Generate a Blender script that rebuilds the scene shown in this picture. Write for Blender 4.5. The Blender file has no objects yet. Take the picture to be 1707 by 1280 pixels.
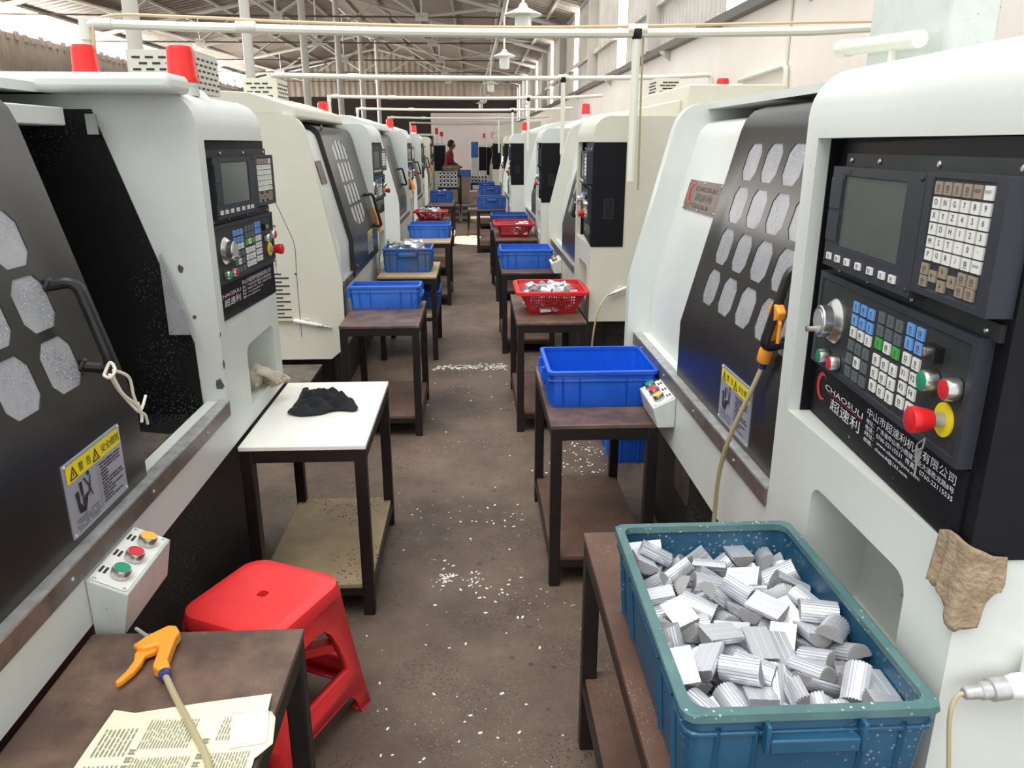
import bpy, bmesh, math, random
from mathutils import Vector, Matrix, Euler, Quaternion
from mathutils.geometry import tessellate_polygon
rnd = random.Random(7)
S = bpy.context.scene
COL = S.collection
PI = math.pi

# ---------------------------------------------------------------- camera, sky, exposure
cd = bpy.data.cameras.new('camera'); cam = bpy.data.objects.new('camera', cd); COL.objects.link(cam)
cam.location = (0, 0, 1.70)
cam.rotation_euler = (math.radians(90 - 17.3286), 0, math.radians(-2.7071))
cd.sensor_width = 36.0; cd.lens = 36.0 * 1282.0 / 1707.0; cd.clip_start = .05; cd.clip_end = 200
S.camera = cam
w = bpy.data.worlds.new('sky'); S.world = w; w.use_nodes = True
bg = w.node_tree.nodes['Background']; bg.inputs[0].default_value = (.97, .99, 1.0, 1); bg.inputs[1].default_value = 1.0
S.view_settings.view_transform = 'Standard'; S.view_settings.look = 'None'
S.view_settings.gamma = 1.0; S.view_settings.use_curve_mapping = False
S.view_settings.exposure = 0.30
def lamp(name, kind, loc, target, energy, color=(1, 1, 1), **kw):
    l = bpy.data.lights.new(name, kind); o = bpy.data.objects.new(name, l); COL.objects.link(o)
    o.location = loc; l.energy = energy; l.color = color
    d = Vector(target) - Vector(loc); o.rotation_euler = d.to_track_quat('-Z', 'Y').to_euler()
    for k, v in kw.items(): setattr(l, k, v)
    return o
# soft daylight from high on the left, and the two sunbeams that reach the aisle floor
lamp('daylight_sun', 'SUN', (-2.2, -1.5, 9), (0, 1.5, 0), 2.3, (1, .98, .95), angle=math.radians(50))
lamp('sunbeam_near', 'SPOT', (1.9, 12.6, 4.6), (.1, 14.4, 0), 14000, (1, .95, .86), spot_size=math.radians(15), spot_blend=.05, shadow_soft_size=.02)
lamp('daylight_left_eave', 'AREA', (-12.25, 31, 4.76), (-3, 31, 6.2), 1150, (1, .97, .93), shape='RECTANGLE', size=26, size_y=.25)
lamp('fill_far_end', 'AREA', (-12.2, 37.5, 2.0), (0, 39, 2.0), 800, (1, .97, .95), shape='RECTANGLE', size=9, size_y=3.4)  # added fill lamp that brightens the far end; no door is built here
lamp('sunbeam_far', 'SPOT', (1.9, 17.6, 4.6), (.15, 19.0, 0), 7000, (1, .95, .86), spot_size=math.radians(8), spot_blend=.1, shadow_soft_size=.02)

# ---------------------------------------------------------------- materials
def lin(c):
    f = lambda v: v / 12.92 if v <= .04045 else ((v + .055) / 1.055) ** 2.4
    return tuple(f(v / 255.0) for v in c) + (1,)
def mat(name, col, rough=.5, metal=0, noise=None, specks=None, coat=0, emit=None, bump=None, wave=None, trans=None, spec=None):
    m = bpy.data.materials.new(name); m.use_nodes = True; nt = m.node_tree; b = nt.nodes['Principled BSDF']; L = nt.links.new
    b.inputs['Base Color'].default_value = lin(col); b.inputs['Roughness'].default_value = rough; b.inputs['Metallic'].default_value = metal
    if spec is not None: b.inputs['Specular IOR Level'].default_value = spec
    if coat: b.inputs['Coat Weight'].default_value = coat; b.inputs['Coat Roughness'].default_value = .08
    tc = nt.nodes.new('ShaderNodeTexCoord'); src = None
    if noise:                                   # (scale, second colour, low, high[, stretch])
        n = nt.nodes.new('ShaderNodeTexNoise'); n.inputs['Scale'].default_value = noise[0]; n.inputs['Detail'].default_value = 8; n.inputs['Roughness'].default_value = .65
        if len(noise) > 4:
            mp = nt.nodes.new('ShaderNodeMapping'); mp.inputs['Scale'].default_value = noise[4]; L(tc.outputs['Object'], mp.inputs[0]); L(mp.outputs[0], n.inputs['Vector'])
        else: L(tc.outputs['Object'], n.inputs['Vector'])
        r = nt.nodes.new('ShaderNodeMapRange'); r.inputs[1].default_value = noise[2]; r.inputs[2].default_value = noise[3]; L(n.outputs['Fac'], r.inputs[0])
        x = nt.nodes.new('ShaderNodeMix'); x.data_type = 'RGBA'; x.inputs[6].default_value = lin(col); x.inputs[7].default_value = lin(noise[1]); L(r.outputs[0], x.inputs[0]); src = x.outputs[2]
    for sp in (specks or []):                   # (scale, radius, colour, mask low, mask high)
        v = nt.nodes.new('ShaderNodeTexVoronoi'); v.inputs['Scale'].default_value = sp[0]; L(tc.outputs['Object'], v.inputs['Vector'])
        c = nt.nodes.new('ShaderNodeMath'); c.operation = 'LESS_THAN'; c.inputs[1].default_value = sp[1]; L(v.outputs['Distance'], c.inputs[0])
        n2 = nt.nodes.new('ShaderNodeTexNoise'); n2.inputs['Scale'].default_value = sp[5] if len(sp) > 5 else sp[0] * .12; n2.inputs['Detail'].default_value = 4; L(tc.outputs['Object'], n2.inputs['Vector'])
        r2 = nt.nodes.new('ShaderNodeMapRange'); r2.inputs[1].default_value = sp[3]; r2.inputs[2].default_value = sp[4]; L(n2.outputs['Fac'], r2.inputs[0])
        mu = nt.nodes.new('ShaderNodeMath'); mu.operation = 'MULTIPLY'; L(c.outputs[0], mu.inputs[0]); L(r2.outputs[0], mu.inputs[1])
        x = nt.nodes.new('ShaderNodeMix'); x.data_type = 'RGBA'; x.inputs[7].default_value = lin(sp[2]); L(mu.outputs[0], x.inputs[0])
        if src: L(src, x.inputs[6])
        else: x.inputs[6].default_value = lin(col)
        src = x.outputs[2]
    if src: L(src, b.inputs['Base Color'])
    if bump:
        n = nt.nodes.new('ShaderNodeTexNoise'); n.inputs['Scale'].default_value = bump[0]; n.inputs['Detail'].default_value = 6; L(tc.outputs['Object'], n.inputs['Vector'])
        bp = nt.nodes.new('ShaderNodeBump'); bp.inputs['Strength'].default_value = bump[1]; bp.inputs['Distance'].default_value = bump[2] if len(bump) > 2 else .01; L(n.outputs['Fac'], bp.inputs['Height']); L(bp.outputs[0], b.inputs['Normal'])
    if wave:                                    # corrugated sheet: (axis, ribs per metre, depth)
        sx = nt.nodes.new('ShaderNodeSeparateXYZ'); L(tc.outputs['Object'], sx.inputs[0])
        a = nt.nodes.new('ShaderNodeMath'); a.operation = 'MULTIPLY'; a.inputs[1].default_value = wave[1] * 2 * PI; L(sx.outputs[wave[0]], a.inputs[0])
        sn = nt.nodes.new('ShaderNodeMath'); sn.operation = 'SINE'; L(a.outputs[0], sn.inputs[0])
        bp = nt.nodes.new('ShaderNodeBump'); bp.inputs['Strength'].default_value = 1; bp.inputs['Distance'].default_value = wave[2]; L(sn.outputs[0], bp.inputs['Height']); L(bp.outputs[0], b.inputs['Normal'])
    if emit: b.inputs['Emission Color'].default_value = lin(emit[0]); b.inputs['Emission Strength'].default_value = emit[1]
    if trans: b.inputs['Transmission Weight'].default_value = trans
    return m
M = {}
M['white'] = mat('white_machine_paint', (216, 221, 215), .38, noise=(1.6, (206, 210, 202), .35, .75), specks=[(30, .07, (120, 112, 100), .60, .68, 3)])
M['cream'] = mat('cream_machine_paint', (214, 213, 198), .42, noise=(1.3, (202, 200, 183), .35, .75), specks=[(22, .07, (110, 100, 84), .60, .68, 3)])
M['pale'] = mat('pale_grey_paint', (205, 212, 206), .45, noise=(4, (178, 184, 176), .45, .75), specks=[(40, .1, (120, 115, 105), .55, .65, 5)])
M['grey'] = mat('grey_green_paint', (150, 156, 148), .5, noise=(5, (118, 122, 112), .4, .8))
M['chip'] = mat('bare_chipped_steel', (84, 82, 78), .6)
M['rail'] = mat('brown_grey_rail_paint', (120, 108, 100), .4, .3, noise=(14, (84, 76, 70), .4, .7))
M['steel'] = mat('brushed_steel', (192, 193, 192), .38, .45, noise=(25, (150, 148, 145), .4, .75))
M['chrome'] = mat('polished_chrome', (205, 204, 200), .26, .95)
M['black'] = mat('black_panel_paint', (18, 18, 22), .5, spec=.18, noise=(6, (23, 23, 27), .4, .7), specks=[(90, .09, (92, 92, 96), .60, .68, 7)])
M['door'] = mat('black_gloss_door_paint', (33, 30, 28), .30, noise=(3, (39, 36, 33), .4, .7), specks=[(70, .08, (92, 90, 86), .6, .7, 4)])
M['plinth'] = mat('black_plinth_with_aluminium_dust', (27, 25, 25), .55, noise=(3, (38, 34, 31), .4, .7), specks=[(120, .27, (118, 118, 122), .47, .70, 2.2)])
M['chamber'] = mat('oily_dark_chamber', (16, 16, 17), .5, noise=(3, (28, 27, 27), .4, .75), specks=[(110, .25, (120, 122, 124), .54, .72, 2.6)])
M['pane'] = mat('chip_spattered_pane', (168, 168, 172), .35, noise=(9, (146, 147, 152), .35, .7), specks=[(210, .34, (92, 92, 98), .40, .62, 12), (120, .2, (212, 214, 218), .45, .62, 9)])
M['pane_plain'] = mat('milky_pane', (190, 193, 192), .3, noise=(6, (172, 174, 174), .4, .7))
M['bezel'] = mat('slate_plastic', (50, 53, 60), .5, spec=.25)
M['bezel2'] = mat('dark_slate_plastic', (46, 48, 50), .55, spec=.25, noise=(20, (56, 57, 58), .4, .7))
M['screen'] = mat('unlit_grey_screen', (92, 96, 90), .14, noise=(4, (84, 88, 84), .4, .7))
M['key_white'] = mat('white_key', (226, 226, 220), .5)
M['key_tan'] = mat('tan_key', (150, 136, 118), .5)
M['key_blue'] = mat('blue_key', (104, 160, 226), .5)
M['key_green'] = mat('green_key', (70, 168, 72), .5)
M['key_dim'] = mat('grey_key', (92, 101, 104), .5)
M['ink'] = mat('dark_ink', (38, 36, 36), .6)
M['hole'] = mat('painted_hole_shade', (6, 6, 7), .8)  # near-black colour stands in for the shade inside the side socket
M['mark'] = mat('grey_key_mark', (96, 94, 92), .6)
M['txt'] = mat('white_lettering', (226, 226, 230), .5)
M['logo_red'] = mat('logo_red', (206, 36, 40), .4)
M['red'] = mat('red_plastic', (205, 30, 38), .35)
M['beacon'] = mat('red_beacon_lens', (222, 34, 30), .3)
M['btn_green'] = mat('green_button', (18, 140, 100), .35)
M['btn_amber'] = mat('amber_button', (240, 180, 60), .35)
M['yellow'] = mat('yellow_sign', (236, 216, 20), .5)
M['sign'] = mat('silver_sign', (176, 178, 190), .35, .3)
M['plate'] = mat('brown_name_plate', (94, 76, 66), .42, .2, noise=(12, (120, 98, 86), .4, .7))
M['plate_txt'] = mat('engraved_lettering', (44, 36, 34), .5)
M['rubber'] = mat('black_tube', (24, 22, 23), .35)
M['table_leg'] = mat('black_brown_steel_leg', (22, 16, 15), .45, noise=(9, (40, 29, 25), .5, .8), specks=[(60, .12, (130, 122, 110), .6, .7, 5)])
M['table_brown'] = mat('worn_brown_table_board', (84, 66, 57), .42, noise=(7, (122, 98, 82), .40, .68), specks=[(150, .13, (190, 184, 176), .48, .66, 4), (16, .07, (58, 46, 42), .5, .6, 2)])
M['table_white'] = mat('white_laminate_board', (244, 244, 236), .35, noise=(3, (238, 236, 224), .45, .8), specks=[(14, .07, (70, 64, 58), .56, .64, 3)])
M['shelf_tan'] = mat('dirty_tan_shelf', (176, 156, 122), .6, noise=(5, (140, 118, 88), .35, .75), specks=[(48, .25, (66, 60, 50), .52, .62, 4)])
M['shelf_brown'] = mat('dirty_brown_shelf', (88, 62, 50), .6, noise=(4, (112, 84, 68), .4, .75), specks=[(160, .17, (176, 172, 164), .46, .64, 4)])
M['edge'] = mat('board_edge', (150, 128, 112), .6)
M['bin_blue'] = mat('blue_crate_plastic', (52, 112, 208), .38, noise=(7, (42, 96, 190), .4, .7), specks=[(36, .15, (24, 48, 96), .58, .66, 6)])
M['bin_royal'] = mat('royal_blue_crate_plastic', (20, 92, 208), .34, noise=(7, (18, 82, 192), .4, .7), specks=[(40, .15, (16, 34, 92), .6, .68, 6)])
M['bin_far'] = mat('dull_blue_crate_plastic', (44, 90, 168), .45, noise=(7, (34, 76, 146), .4, .7), specks=[(30, .3, (92, 96, 98), .56, .66, 5)])
M['bin_dirty'] = mat('dusty_blue_crate_plastic', (52, 104, 178), .5, noise=(6, (80, 98, 118), .48, .62), specks=[(60, .3, (112, 104, 90), .5, .64, 5)])
M['bin_near'] = mat('petrol_blue_crate_plastic', (26, 74, 104), .42, noise=(4, (36, 86, 114), .4, .7), specks=[(80, .22, (150, 146, 134), .50, .68, 3)])
M['bin_rim'] = mat('grey_green_worn_rim', (74, 108, 110), .5, noise=(9, (92, 124, 122), .4, .7), specks=[(70, .16, (220, 224, 222), .5, .68, 5)])
M['bin_red'] = mat('red_basket_plastic', (206, 40, 46), .35)
M['bin_red2'] = mat('dark_red_basket_plastic', (178, 26, 44), .35)
M['alu'] = mat('cut_aluminium', (224, 226, 230), .36, .6)
M['alu_dull'] = mat('sawn_aluminium_end', (150, 148, 148), .55, .5)
M['stool'] = mat('red_stool_plastic', (242, 62, 64), .32, noise=(5, (234, 54, 58), .4, .7))
M['orange'] = mat('orange_air_gun_plastic', (250, 160, 48), .38)
M['hose'] = mat('milky_hose', (176, 164, 128), .3)
M['collar'] = mat('blue_collar', (52, 58, 120), .4)
M['paper'] = mat('newsprint', (238, 236, 204), .8, noise=(6, (228, 224, 186), .4, .75))
M['paper_white'] = mat('white_paper', (240, 240, 234), .8)
M['news_ink'] = mat('news_ink', (140, 140, 128), .8)
M['cloth_black'] = mat('black_cloth', (34, 35, 40), .9, bump=(120, .3))
M['rag'] = mat('tan_rag', (168, 150, 124), .95, noise=(30, (136, 116, 92), .35, .7), bump=(90, .7))
M['glove'] = mat('off_white_glove', (205, 196, 178), .95, noise=(20, (168, 152, 128), .45, .7), bump=(160, .5))
M['string'] = mat('white_string', (222, 216, 200), .8)
M['floor'] = mat('brown_concrete_floor', (72, 59, 50), .62, noise=(1.7, (118, 100, 86), .34, .70), bump=(18, .25),
                 specks=[(26, .11, (196, 190, 180), .50, .60, 1.1), (14, .16, (62, 51, 44), .48, .60, 1.3), (60, .17, (176, 168, 156), .52, .66, .9), (130, .3, (112, 97, 85), .42, .62, 2.5), (95, .28, (58, 48, 41), .46, .64, 3.1)])
M['pipe'] = mat('white_pvc_pipe', (226, 226, 212), .35)
M['wall_plaster'] = mat('white_plaster', (244, 235, 226), .8, noise=(1.2, (236, 225, 215), .4, .75))
M['wall_sheet'] = mat('cream_corrugated_sheet', (224, 216, 206), .6, wave=(1, 6, .02), noise=(1, (196, 188, 178), .4, .7))
M['far_sheet'] = mat('grey_brown_sheet', (176, 162, 144), .7, wave=(0, 3, .03), noise=(.6, (156, 142, 126), .4, .7))
M['left_sheet'] = mat('grey_corrugated_sheet', (150, 142, 132), .7, wave=(1, 5, .03), noise=(.6, (130, 122, 112), .4, .7))
M['roof'] = mat('grey_brown_roof_sheet', (168, 156, 142), .7, wave=(1, 3, .03), noise=(.7, (148, 136, 122), .35, .7))
M['far_white'] = mat('whitewashed_far_wall', (206, 196, 192), .85)
M['dark'] = mat('dark_opening', (44, 36, 32), .9)
M['beam'] = mat('pale_steel_member', (196, 192, 182), .5)
M['beam_dark'] = mat('dark_steel_ledge', (92, 88, 82), .5)
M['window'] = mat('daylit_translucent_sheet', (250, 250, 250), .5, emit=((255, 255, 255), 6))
M['lampglass'] = mat('milky_lamp_glass', (236, 236, 230), .3)
M['enamel'] = mat('white_enamel', (224, 220, 210), .35)
M['skin'] = mat('skin', (120, 82, 62), .6)
M['maroon'] = mat('maroon_shirt', (112, 22, 36), .85)
M['trousers'] = mat('dark_trousers', (36, 38, 48), .85)
M['hair'] = mat('black_hair', (18, 16, 16), .7)
M['bluecase'] = mat('blue_machine_paint', (44, 104, 166), .45)
M['greenbottle'] = mat('green_plastic', (40, 150, 50), .35)
M['dirty_steel'] = mat('grey_swarf_tray', (128, 118, 108), .5, .5, noise=(12, (90, 82, 76), .4, .7))
M['cable'] = mat('tan_cable', (214, 186, 150), .5)
M['brown'] = mat('brown_cap', (72, 56, 48), .5)

# ---------------------------------------------------------------- mesh helpers
def obj(name, bm, m, parent=None, bevel=0, flat=False, solid=0, segs=2, kind=None):
    bmesh.ops.recalc_face_normals(bm, faces=bm.faces)
    me = bpy.data.meshes.new(name); bm.to_mesh(me); bm.free()
    for mm in (m if isinstance(m, (list, tuple)) else [m]): me.materials.append(M[mm] if isinstance(mm, str) else mm)
    if not flat:
        for p in me.polygons: p.use_smooth = True
        me.set_sharp_from_angle(angle=math.radians(32))
    o = bpy.data.objects.new(name, me); COL.objects.link(o)
    if parent is not None: o.parent = parent
    if solid:
        q = o.modifiers.new('thickness', 'SOLIDIFY'); q.thickness = abs(solid); q.offset = -1 if solid > 0 else 1
    if bevel:
        q = o.modifiers.new('bevel', 'BEVEL'); q.width = bevel; q.segments = segs; q.limit_method = 'ANGLE'; q.angle_limit = math.radians(40)
    if kind: o['kind'] = kind
    return o
def tag(o, label, cat=None, group=None):
    o['label'] = label
    if cat: o['category'] = cat
    if group: o['group'] = group
    return o
def thing(name, loc, label, cat, rz=0, group=None):
    o = bpy.data.objects.new(name, None); COL.objects.link(o); o.empty_display_size = .1
    o.location = loc; o.rotation_euler = (0, 0, rz); return tag(o, label, cat, group)
def copy_tree(o, parent=None):
    c = o.copy(); COL.objects.link(c)
    if parent is not None: c.parent = parent
    for ch in list(o.children): copy_tree(ch, c)
    return c
def NB(): return bmesh.new()
def mi_from(bm, n0, mi):
    bm.faces.ensure_lookup_table()
    for f in bm.faces[n0:]: f.material_index = mi
def box(bm, x0, x1, y0, y1, z0, z1, mi=0, T=None):
    vs = [bm.verts.new((x, y, z)) for z in (z0, z1) for y in (y0, y1) for x in (x0, x1)]
    if T is not None:
        for v in vs: v.co = T @ v.co
    for q in ((0, 2, 3, 1), (4, 5, 7, 6), (0, 1, 5, 4), (2, 6, 7, 3), (0, 4, 6, 2), (1, 3, 7, 5)):
        f = bm.faces.new([vs[i] for i in q]); f.material_index = mi
def prism(bm, poly, axis, a0, a1, mi=0, T=None):
    # poly: 2-D points in the other two axes (x<y<z order)
    def P(p, a):
        v = {'x': (a, p[0], p[1]), 'y': (p[0], a, p[1]), 'z': (p[0], p[1], a)}[axis]
        return T @ Vector(v) if T is not None else Vector(v)
    A = [bm.verts.new(P(p, a0)) for p in poly]; B = [bm.verts.new(P(p, a1)) for p in poly]; n = len(poly)
    for i in range(n):
        f = bm.faces.new((A[i], A[(i + 1) % n], B[(i + 1) % n], B[i])); f.material_index = mi
    for R in (A, B):
        tri = tessellate_polygon([[Vector((p[0], p[1], 0)) for p in poly]])
        for t in tri:
            try: f = bm.faces.new([R[i] for i in t]); f.material_index = mi
            except ValueError: pass
def plate(bm, outer, holes, fn, depth=0, back=True, mi=0, mih=None):
    """flat plate with holes; fn(a,b,d) -> 3-D point, d = depth behind the face; each hole gets walls of that depth"""
    loops = [outer] + holes; flat = [p for l in loops for p in l]
    vs = [bm.verts.new(fn(p[0], p[1], 0)) for p in flat]
    for t in tessellate_polygon([[Vector((p[0], p[1], 0)) for p in l] for l in loops]):
        try: f = bm.faces.new([vs[i] for i in t]); f.material_index = mi
        except ValueError: pass
    if depth:
        k = len(outer)
        for h in holes:
            n = len(h); A = vs[k:k + n]; k += n
            B = [bm.verts.new(fn(p[0], p[1], depth)) for p in h]
            for i in range(n):
                f = bm.faces.new((A[i], A[(i + 1) % n], B[(i + 1) % n], B[i])); f.material_index = mi if mih is None else mih
            if back:
                f = bm.faces.new(B); f.material_index = mi if mih is None else mih
def rrect(x0, x1, y0, y1, r, n=4):
    out = []
    for cx, cy, a in ((x1 - r, y1 - r, 0), (x0 + r, y1 - r, 90), (x0 + r, y0 + r, 180), (x1 - r, y0 + r, 270)):
        for i in range(n + 1):
            t = math.radians(a + 90 * i / n); out.append((cx + r * math.cos(t), cy + r * math.sin(t)))
    return out
def frame_of(d):
    d = d.normalized(); a = Vector((0, 0, 1)) if abs(d.z) < .9 else Vector((1, 0, 0))
    x = d.cross(a).normalized(); return x, d.cross(x).normalized()
def tube(bm, pts, r, n=8, mi=0, cap=True, T=None):
    pts = [Vector(p) for p in pts]; rings = []; rr = r if isinstance(r, (list, tuple)) else [r] * len(pts)
    x = None
    for i, p in enumerate(pts):
        d = (pts[min(i + 1, len(pts) - 1)] - pts[max(i - 1, 0)]).normalized()
        if x is None: x, y = frame_of(d)
        else:
            x = (x - d * x.dot(d)).normalized(); y = d.cross(x)
        ring = []
        for k in range(n):
            t = 2 * PI * k / n; co = p + (x * math.cos(t) + y * math.sin(t)) * rr[i]
            ring.append(bm.verts.new(T @ co if T is not None else co))
        rings.append(ring)
    for a, b in zip(rings, rings[1:]):
        for k in range(n):
            f = bm.faces.new((a[k], a[(k + 1) % n], b[(k + 1) % n], b[k])); f.material_index = mi
    if cap:
        f = bm.faces.new(rings[0][::-1]); f.material_index = mi; f = bm.faces.new(rings[-1]); f.material_index = mi
def lathe(bm, prof, c, axis, n=20, mi=0, T=None, cap=True):
    """prof: (radius, height along axis)"""
    d = Vector(axis).normalized(); x, y = frame_of(d); c = Vector(c); rings = []
    for r, h in prof:
        ring = []
        for k in range(n):
            t = 2 * PI * k / n; co = c + d * h + (x * math.cos(t) + y * math.sin(t)) * r
            ring.append(bm.verts.new(T @ co if T is not None else co))
        rings.append(ring)
    for a, b in zip(rings, rings[1:]):
        for k in range(n):
            f = bm.faces.new((a[k], a[(k + 1) % n], b[(k + 1) % n], b[k])); f.material_index = mi
    if cap:
        for R in (rings[0], rings[-1]):
            f = bm.faces.new(R); f.material_index = mi
def smooth_path(pts, sub=6):
    P = [Vector(p) for p in pts]; out = []
    for i in range(len(P) - 1):
        p0, p1, p2, p3 = P[max(i - 1, 0)], P[i], P[i + 1], P[min(i + 2, len(P) - 1)]
        for k in range(sub):
            t = k / sub
            out.append(.5 * ((2 * p1) + (p2 - p0) * t + (2 * p0 - 5 * p1 + 4 * p2 - p3) * t * t + (3 * p1 - p0 - 3 * p2 + p3) * t ** 3))
    out.append(P[-1]); return out
def fillet(pts, r, n=4):
    P = [Vector(p) for p in pts]; out = [P[0]]
    for i in range(1, len(P) - 1):
        a, b = (P[i - 1] - P[i]), (P[i + 1] - P[i]); q = min(r, a.length * .49, b.length * .49)
        s, e = P[i] + a.normalized() * q, P[i] + b.normalized() * q
        for k in range(n + 1):
            t = k / n; out.append(s.lerp(P[i], t).lerp(P[i].lerp(e, t), t))
    out.append(P[-1]); return out

# ---------------------------------------------------------------- lettering (built-in font), all strings meshed in one go
STR = ['O','N','G','7','8','9','X','Y','Z','4','5','6','F','D','H','1','2','3','M','S','T','-','0','.','P','Q','R','/','ENTER','RESET','HELP','F1','F2','F3','F4',
       'CHAOSULI','超速利','中山市超速利机械有限公司','地址：广东省中山市小榄镇工业大道胜龙路8号','电话：0760-22115531  传真：0760-22115535','网址：www.chaosulijixie.com','邮箱：chaosuli@163.com',
       '警  告','安全细则','CK6136-A','E-STOP','←','↑','→','↓','启动','停止','下粮区','调试工作','机床运转时，身体部位','不得靠近旋转部件，以免','受伤。操作前请仔细','阅读说明书，并按规程','操作，严禁违章作业。']
TXT = {}
def make_texts():
    tmp = []
    for s in STR:
        c = bpy.data.curves.new('t', 'FONT'); c.body = s; c.size = 1; c.align_x = 'CENTER'; c.align_y = 'CENTER'; c.resolution_u = 2
        o = bpy.data.objects.new('t', c); COL.objects.link(o); tmp.append((s, o))
    dg = bpy.context.evaluated_depsgraph_get()
    for s, o in tmp:
        me = bpy.data.meshes.new_from_object(o.evaluated_get(dg))
        V = [v.co.copy() for v in me.vertices]; Fs = [tuple(p.vertices) for p in me.polygons]
        if V:
            x0, x1 = min(v.x for v in V), max(v.x for v in V); y0, y1 = min(v.y for v in V), max(v.y for v in V)
            V = [((v.x - (x0 + x1) / 2), (v.y - (y0 + y1) / 2)) for v in V]
            TXT[s] = (V, Fs, x1 - x0, y1 - y0)
        c = o.data; bpy.data.objects.remove(o); bpy.data.meshes.remove(me); bpy.data.curves.remove(c)
make_texts()
def text(bm, s, fn, cx, cy, h=None, wd=None, mi=0):
    """letters of string s centred at (cx, cy) in plate coordinates; fn(a,b) -> 3-D"""
    if s not in TXT: return
    V, Fs, W, Hh = TXT[s]
    if len(s) == 1 and s in '-.': Hh = TXT['O'][3]
    ky = (h / Hh) if h else wd / W; kx = (wd / W) if wd else ky
    vs = [bm.verts.new(fn(cx + x * kx, cy + y * ky)) for x, y in V]
    for f in Fs:
        try: q = bm.faces.new([vs[i] for i in f]); q.material_index = mi
        except ValueError: pass
def quad(bm, fn, x0, x1, y0, y1, mi=0):
    f = bm.faces.new([bm.verts.new(fn(*p)) for p in ((x0, y0), (x1, y0), (x1, y1), (x0, y1))]); f.material_index = mi

# ---------------------------------------------------------------- CNC lathe builder (local: x along the front to the operator's right, y into the machine, z up)
ZK = 1.075
def vdoor(z): return .02 + .25 * max(0, z - ZK)
def vfix(z): return .068 + .25 * max(0, z - ZK)
def screw(bm, p, ax=(0, -1, 0), r=.005, mi=0): lathe(bm, [(r, 0), (r, .002), (r * .6, .004)], p, ax, 8, mi)
def bezel_box(bm, x0, x1, z0, z1, yf, yb, hole=None, hd=.003, mih=None):
    fn = lambda a, b, d: (a, yf + d, b)
    plate(bm, [(x0, z0), (x1, z0), (x1, z1), (x0, z1)], [hole] if hole else [], fn, hd, True, 0, mih)
    for a, b in (((x0, z0), (x1, z0)), ((x1, z0), (x1, z1)), ((x1, z1), (x0, z1)), ((x0, z1), (x0, z0))):
        bm.faces.new([bm.verts.new(c) for c in ((a[0], yf, a[1]), (b[0], yf, b[1]), (b[0], yb, b[1]), (a[0], yb, a[1]))])
def key(parent, x, z, wd, h, m, y, legend=None, icon=0, name='key'):
    bm = NB(); box(bm, x - wd / 2, x + wd / 2, y - .0035, y, z - h / 2, z + h / 2)
    fn = lambda a, b: (a, y - .0042, b)
    if legend: text(bm, legend, fn, x, z + h * .08, h=h * .5 if len(legend) < 3 else None, wd=None if len(legend) < 3 else wd * .72, mi=1)
    elif icon:
        quad(bm, fn, x - wd * .24, x + wd * .24, z - h * .30, z - h * .24, 1)
        a0 = wd * (.12 + .04 * (icon % 3)); plate(bm, [(x - a0, z - h * .12), (x + a0, z - h * .12), (x + a0, z + h * .26), (x - a0, z + h * .26)], [[(x - a0 * .6, z - h * .03), (x + a0 * .6, z - h * .03), (x + a0 * (.6 if icon % 2 else .1), z + h * .17), (x - a0 * .6, z + h * .17)]], lambda a, b, d: fn(a, b), mi=1)
    return obj(name, bm, [m, 'ink' if legend else 'mark'], parent)
def push_button(parent, p, ax, r, h, m, name='push_button'):
    bm = NB(); lathe(bm, [(r * .8, 0), (r, .002), (r, h * .8), (r * .9, h)], p, ax, 18, 0)
    q = Vector(p) + Vector(ax).normalized() * (h * .93)
    lathe(bm, [(r * .82, 0), (r * .82, h * .12), (r * .6, h * .16)], q, ax, 18, 1)
    return obj(name, bm, ['chrome', m], parent)
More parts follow.
